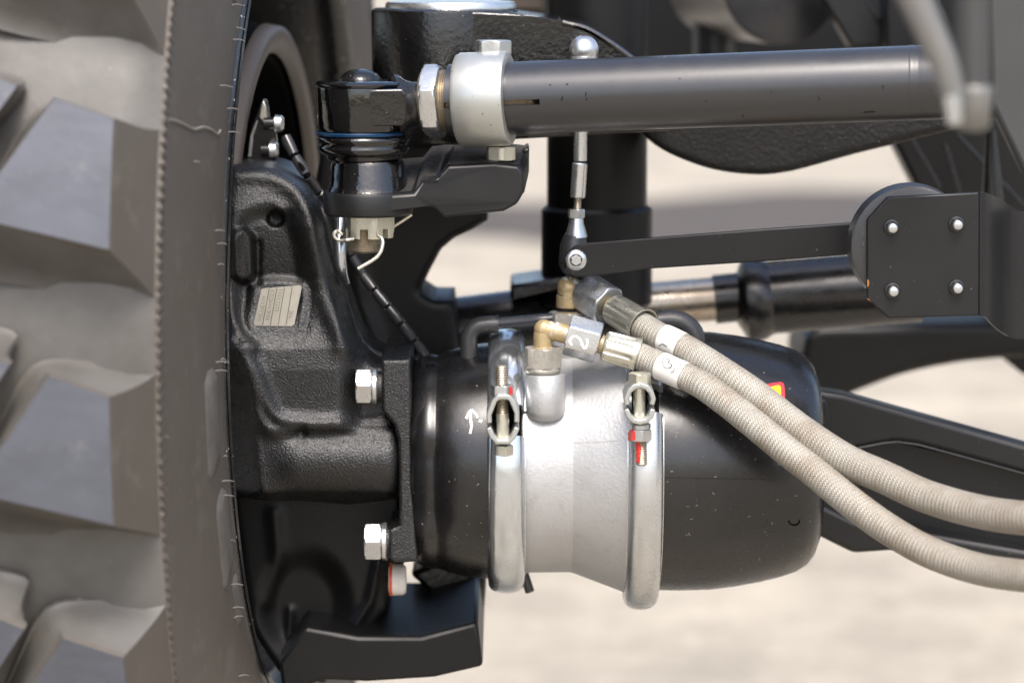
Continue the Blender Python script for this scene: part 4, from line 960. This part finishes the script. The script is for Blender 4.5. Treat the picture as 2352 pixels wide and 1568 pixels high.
# bend and return
cols = [(2250, 442, 725, -.020), (2258, 442, 726, -.0195), (2266, 443, 729, -.017), (2282, 449, 747, -.006), (2300, 458, 762, .006), (2318, 470, 773, .014), (2334, 483, 778, .017), (2350, 487, 779, .017), (2420, 489, 782, .015)]
g = Geo(); vs = []; fs = []
for x, y0_, y1_, Y in cols: vs += [W(x, y0_, Y), W(x, y1_, Y)]
m_ = len(vs)
for x, y0_, y1_, Y in cols: vs += [W(x, y0_, Y)+Vector((-.0015, .005, 0)), W(x, y1_, Y)+Vector((-.0015, .005, 0))]
for i in range(len(cols)-1):
    fs += [[2*i, 2*i+2, 2*i+3, 2*i+1], [m_+2*i+1, m_+2*i+3, m_+2*i+2, m_+2*i], [2*i, m_+2*i, m_+2*i+2, 2*i+2], [2*i+1, 2*i+3, m_+2*i+3, m_+2*i+1]]
g.add(vs, fs); obj('return_plate', g, 'plate', bp, angle=60)
q = S(-.02)
for (x, y) in ((2048, 522), (2197, 515), (2050, 667), (2197, 660)):
    g = Geo(); p = W(x, y, -.0205); lathe(g, p, (0, -1, 0), [(0, 19*q), (3*q, 18*q), (4*q, 14*q)], 28); hexa(g, p+Vector((0, -3*q, 0)), (0, -1, 0), 16*q, 10*q, rot=random.random()*60); nt_ = obj('stud_nut', g, 'satin', bp, angle=24)
    g = Geo(); thread(g, p+Vector((0, -8*q, 0)), p+Vector((0, -24*q, 0)), 11*q, 3*q, n=24, depth=.08); obj('stud', g, 'zinc', nt_)
g = Geo(); q = S(.01); pc = W(2094, 566, -.012); lathe(g, pc, (0, 1, 0), [(0, 0), (0, 128*q), (4*q, 136*q), (60*q, 140*q), (80*q, 134*q), (84*q, 0)], 80); bush = obj('levelling_valve', g, 'rubber_hose'); tag(bush, 'round dark rubbery valve body behind the bracket plate', 'valve')
# steering cylinder behind
scy = thing('steering_cylinder', 'black hydraulic cylinder with bright piston rod, behind the brake chamber', 'hydraulic cylinder', W(1560, 700, .32))
Yc = .32; q = S(Yc)
def ccyl(p0, p1, r, prof=None, name='barrel', m='satin'):
    g = Geo(); A_ = W(*p0, Yc); B_ = W(*p1, Yc); L_ = (B_-A_).length
    lathe(g, A_, B_-A_, [(t*L_, k*r*q) for t, k in (prof or [(0, 0), (0, 1), (1, 1), (1, 0)])], 56); return obj(name, g, m, scy, angle=40)
ccyl((1745, 685), (2110, 655), 84, name='barrel')
ccyl((1690, 692), (1770, 684), 96, [(0, 0), (0, .55), (.12, .72), (.25, .98), (.45, 1.02), (.75, .98), (1, .86), (1, 0)], 'gland', 'satin')
ccyl((1478, 700), (1700, 682), 50, name='piston_rod', m='chrome')
ccyl((1640, 688), (1700, 682), 56, name='rod_sleeve', m='satin')
ccyl((1040, 765), (1480, 712), 82, name='tie_barrel', m='satin')
ccyl((940, 775), (1050, 764), 90, name='end_collar', m='dark')
g = Geo(); slab(g, [(1172, 655), (1300, 636), (1300, 660), (1172, 690)], .26, .08); obj('spring_seat', g, 'satin', scy, bevel=.003)
g = Geo(); slab(g, [(1392, 628), (1440, 620), (1466, 628), (1476, 660), (1478, 735), (1392, 745)], .27, .08); obj('clevis', g, 'satin', scy, bevel=.006)
# axle beam: rough casting with a drooping belly
ab = smooth2([(1440, 240), (1470, 300), (1520, 343), (1600, 378), (1669, 395), (1746, 401), (1800, 396), (1850, 385), (1965, 353), (2056, 331), (2167, 303), (2300, 270)], 4, False)+[(2300, 180), (1440, 190)]
g = relief(ab, .20, lambda X, Y, d: 20+0*X, R=14, step=8, back=.08); o = obj('axle_beam', g, 'cast_dull', angle=180); tag(o, 'rough black axle beam casting with rounded belly just below the tie rod', 'axle beam')
# dark fork of the axle end
fk = smooth2([(740, 330), (900, 315), (1060, 322), (1190, 345)], 3, False)+[(1190, 497), (1150, 505), (1066, 537), (1044, 546), (1013, 572), (985, 625), (965, 669), (996, 690), (1046, 686), (1060, 700), (1070, 850), (800, 850), (700, 560)]
fk = [(740, 330), (900, 318), (1060, 322), (1120, 345), (1120, 505), (1080, 530), (1044, 546), (1013, 572), (985, 625), (965, 669), (996, 690), (1040, 690), (1060, 850), (800, 850), (700, 560)]
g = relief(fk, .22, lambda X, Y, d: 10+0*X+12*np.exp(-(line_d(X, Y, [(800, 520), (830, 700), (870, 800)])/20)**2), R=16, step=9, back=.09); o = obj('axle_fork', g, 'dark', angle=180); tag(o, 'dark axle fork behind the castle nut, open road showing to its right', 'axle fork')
# highlight on the rounded casting edge, built as an added bright tube
g = Geo(); q = S(.05); sweep(g, [W(783, 500, .07), W(781, 560, .06), W(783, 610, .06), W(795, 650, .07)], [10*q, 14*q, 14*q, 8*q], 20); o = obj('edge_highlight', g, 'band'); tag(o, 'short upright highlight of the rounded casting edge behind the split pin', 'tube')
# spiral wrapped cable
cb = thing('sensor_cable', 'black spiral wrapped cable running down behind the ball joint', 'cable', W(985, 826, .1))
P = [W(x, y, Y) for x, y, Y in ((655, 312, .10), (672, 350, .095), (700, 395, .09), (730, 440, .10), (770, 520, .13), (828, 622, .14), (865, 672, .13), (905, 722, .12), (945, 775, .11), (985, 828, .10))]
C_ = catmull(P, 10); q = S(.1)
g = Geo(); sweep(g, C_, 8.5*q, 16, smooth=False); obj('inner_cable', g, 'pit', cb)
Ls = [0]
for i in range(1, len(C_)): Ls.append(Ls[-1]+(C_[i]-C_[i-1]).length)
def along(t):
    for i in range(1, len(C_)):
        if Ls[i] >= t: f = (t-Ls[i-1])/(Ls[i]-Ls[i-1]); return C_[i-1]*(1-f)+C_[i]*f
    return C_[-1]
pitch = 54*q; t = 0
while t+pitch < Ls[-1]:
    g = Geo(); a_, b_ = along(t+pitch*.03), along(t+pitch*.95); L_ = (b_-a_).length
    lathe(g, a_, b_-a_, [(0, 6*q), (.0005, 11.5*q), (L_*.5, 12.5*q), (L_-.0005, 11.5*q), (L_, 6*q)], 20); obj('spiral_turn', g, 'spiral', cb); t += pitch
# sensor bracket inside the rim
sb = thing('sensor_bracket', 'small shiny bracket with two bolts above the knuckle, inside the wheel', 'bracket', W(610, 385, .14))
Ys = .13; q = S(Ys)
g = Geo(); slab(g, smooth2([(570, 355), (575, 300), (590, 262), (603, 228), (614, 240), (620, 290), (632, 300), (636, 375), (600, 392)], 3), Ys, .01); obj('bracket_plate', g, 'satin', sb, bevel=.001)
g = Geo(); slab(g, [(594, 270), (600, 240), (605, 230), (612, 245), (615, 272), (606, 284)], Ys-.004, .004); obj('bright_tab', g, 'zinc_yel', sb, bevel=.001)
g = Geo(); slab(g, [(570, 360), (576, 310), (590, 275), (592, 280), (582, 312), (577, 360)], Ys-.004, .004); obj('bright_edge', g, 'zinc', sb)
for (x0, x1, y) in ((606, 652, 284), (600, 640, 345)):
    g = Geo(); a_ = W(x0, y, Ys-.01); cyl(g, a_, W(x1-22, y, Ys-.01), 14*q, n=20); c_ = obj('spacer', g, 'satin', sb)
    g = Geo(); a_ = W(x1-20, y, Ys-.01); lathe(g, a_, (1, 0, 0), [(0, 0), (0, 20*q), (14*q, 19*q), (19*q, 14*q), (20*q, 0)], 24); obj('bolt_head', g, 'zinc', sb)
g = Geo(); cyl(g, W(630, 372, Ys-.02), W(632, 402, Ys-.02), 5*q, n=12); obj('pin', g, 'brass', sb)

# ================================================================== RIGHT SIDE
ra_ = thing('lower_control_arm', 'glossy black lower arm with raised edge, running right from the brake chamber', 'suspension arm', W(2000, 1270, .15))
pl_ = [(1860, 895), (1938, 906), (1985, 919), (2352, 1021), (2500, 1062), (2500, 1300), (2352, 1300), (2200, 1290), (2056, 1264), (1961, 1271), (1876, 1229), (1850, 1200)]
g = Geo(); slab(g, [(1850, 893), (1938, 906), (1985, 919), (2352, 1021), (2500, 1062), (2500, 1127), (2352, 1086), (2110, 1020), (2060, 1014), (1968, 1030), (1850, 1040)], .13, .028); obj('top_flange', g, 'plate', ra_, bevel=.004, bseg=3)
g = Geo(); slab(g, [(1850, 1030), (2060, 1010), (2500, 1110), (2500, 1310), (1990, 1240), (1850, 1190)], .156, .03); obj('web', g, 'plate', ra_, bevel=.002)
g = Geo(); slab(g, [(1845, 1150), (1876, 1152), (1961, 1195), (2090, 1216), (2352, 1262), (2500, 1275), (2500, 1330), (2352, 1305), (2056, 1264), (1961, 1271), (1876, 1229), (1845, 1215)], .13, .028); obj('bottom_flange', g, 'plate', ra_, bevel=.004, bseg=3)
g = Geo(); slab(g, [(1850, 1036), (1985, 1036), (1975, 1195), (1850, 1180)], .135, .024); obj('end_wall', g, 'plate', ra_, bevel=.004, bseg=3)
g = Geo(); sweep(g, [W(x, y, .1295) for x, y in ((1968, 1029), (2030, 1017), (2062, 1014), (2110, 1021), (2230, 1053), (2352, 1087), (2500, 1128))], 2.2*S(.13), 8, smooth=False); obj('edge_bead', g, 'gloss', ra_)  # thin gloss bead added along the ridge as its highlight line
g = Geo(); slab(g, [(1886, 918), (1899, 920), (1912, 985), (1890, 985)], .118, .01); obj('shim', g, 'plate', ra_, bevel=.001)
# dark rear member
rb = [(1850, 770), (1990, 745), (2352, 740), (2500, 740), (2500, 812), (2352, 818), (2290, 822), (2210, 830), (2127, 845), (2060, 862), (2000, 884), (1947, 906), (1900, 935), (1850, 940)]
g = relief(smooth2(rb, 3), .55, lambda X, Y, d: 10+0*X, R=20, step=10, back=.12); o = obj('rear_crossmember', g, 'dark', angle=180); tag(o, 'dark curved crossmember far behind, right of the brake chamber under the cylinder', 'crossmember')
# frame panels on the right
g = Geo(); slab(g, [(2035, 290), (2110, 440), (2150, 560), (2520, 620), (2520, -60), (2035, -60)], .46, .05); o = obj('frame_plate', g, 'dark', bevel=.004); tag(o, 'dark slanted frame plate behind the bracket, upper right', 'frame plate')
g = Geo(); slab(g, [(2270, 560), (2520, 560), (2520, 880), (2352, 862), (2300, 820), (2290, 740)], .58, .05); o = obj('frame_gusset', g, 'dark', bevel=.004); tag(o, 'dark frame gusset at the right edge below the bracket', 'gusset')
for i, (p0, p1, r) in enumerate((((2170, 330), (2212, 470), 5), ((2085, 300), (2160, 430), 3), ((2140, -20), (2180, 60), 4), ((2200, 310), (2350, 470), 4))):
    g = Geo(); sweep(g, [W(*p0, .44), W(*p1, .44)], r*S(.44), 8, smooth=False); o = obj('frame_edge', g, 'satin'); tag(o, ['thin ridge line across the dark frame plate just above the bracket', 'faint left ridge line on the dark frame plate', 'short ridge line near the top behind the blurred rod', 'long ridge line slanting to the right edge above the bracket'][i], 'ridge', 'ridge lines on the frame plate')
g = Geo(); slab(g, [(2272, -60), (2520, -60), (2520, 560), (2440, 460), (2352, 400), (2276, 240)], .18, .02); o = obj('side_shield', g, 'shield', bevel=.004); tag(o, 'plain dark grey shield filling the upper right corner', 'shield')
g = Geo(); cyl(g, W(2280, 470, .30), W(2276, 300, .30), .009, .004, n=16); o = obj('drain_pipe', g, 'satin'); tag(o, 'grey blurred pipe standing behind the bracket plate', 'pipe')
# blurred foreground linkage, nearer than anything else
fgk = thing('stabiliser_link', 'blurred grey link close to the camera at the upper right', 'stabiliser link', W(2235, 300, -.5))
Yf = -.56; q = S(Yf)
g = Geo(); sweep(g, [W(2085, -40, Yf), W(2130, 60, Yf), W(2165, 140, Yf), W(2188, 215, Yf)], [40*q, 37*q, 33*q, 28*q], 28); obj('slanted_rod', g, 'grey_rod', fgk)
g = Geo(); sweep(g, [W(2180, 195, Yf), W(2188, 240, Yf), W(2192, 285, Yf)], [23*q, 21*q, 17*q], 24); obj('rod_tip', g, 'zinc', fgk)
g = Geo(); cyl(g, W(2233, 200, Yf+.02), W(2233, -80, Yf+.02), 42*q, n=48); obj('upright_tube', g, 'shield', fgk)
g = Geo(); lathe(g, W(2233, 300, Yf+.02), (0, 0, 1), [(0, 0), (0, 24*q), (8*q, 40*q), (70*q, 44*q), (84*q, 46*q), (98*q, 46*q), (104*q, 42*q)], 48); obj('tube_socket', g, 'grey_rod', fgk, angle=60)

# ================================================================== BACKGROUND UNDERSIDE
def bgbox(name, px0, py0, px1, py1, Y, depth, m, label, cat, bev=.01):
    g = Geo(); slab(g, [(px0, py0), (px1, py0), (px1, py1), (px0, py1)], Y, depth); o = obj(name, g, m, bevel=bev); return tag(o, label, cat)
bgbox('frame_rail', 1180, -200, 2520, 215, 1.0, .12, 'dark', 'dark chassis frame rail far behind, above the tie rod', 'frame rail')
g = Geo(); q = S(.6); lathe(g, W(1800, -40, .55), (-.2, 1, 0), [(0, 0), (0, 128*q), (6*q, 138*q), (.2, 138*q), (.2, 0)], 60); o = obj('air_tank', g, 'tube'); tag(o, 'round grey tank end at the top, behind the tie rod', 'air tank')
g = Geo(); slab(g, [(1855, -60), (1950, -60), (2060, 110), (1955, 110)], .5, .04); o = obj('strap', g, 'plate', bevel=.003); tag(o, 'dark slanted strap beside the grey tank', 'strap')
g = Geo(); cyl(g, W(1640, 140, .7), W(1640, -60, .7), .02, n=24); o = obj('vertical_pipe', g, 'tube'); tag(o, 'blurred grey upright pipe at the top left of the tank', 'pipe')
g = Geo(); slab(g, [(1150, -60), (1252, -60), (1252, 30), (1150, 26)], .42, .05); o = obj('side_member', g, 'drum', bevel=.004); tag(o, 'brown grey member at the top beside the shock absorber', 'side member')

print('polys', sum(len(o.data.polygons) for o in bpy.data.objects if o.type == 'MESH'))
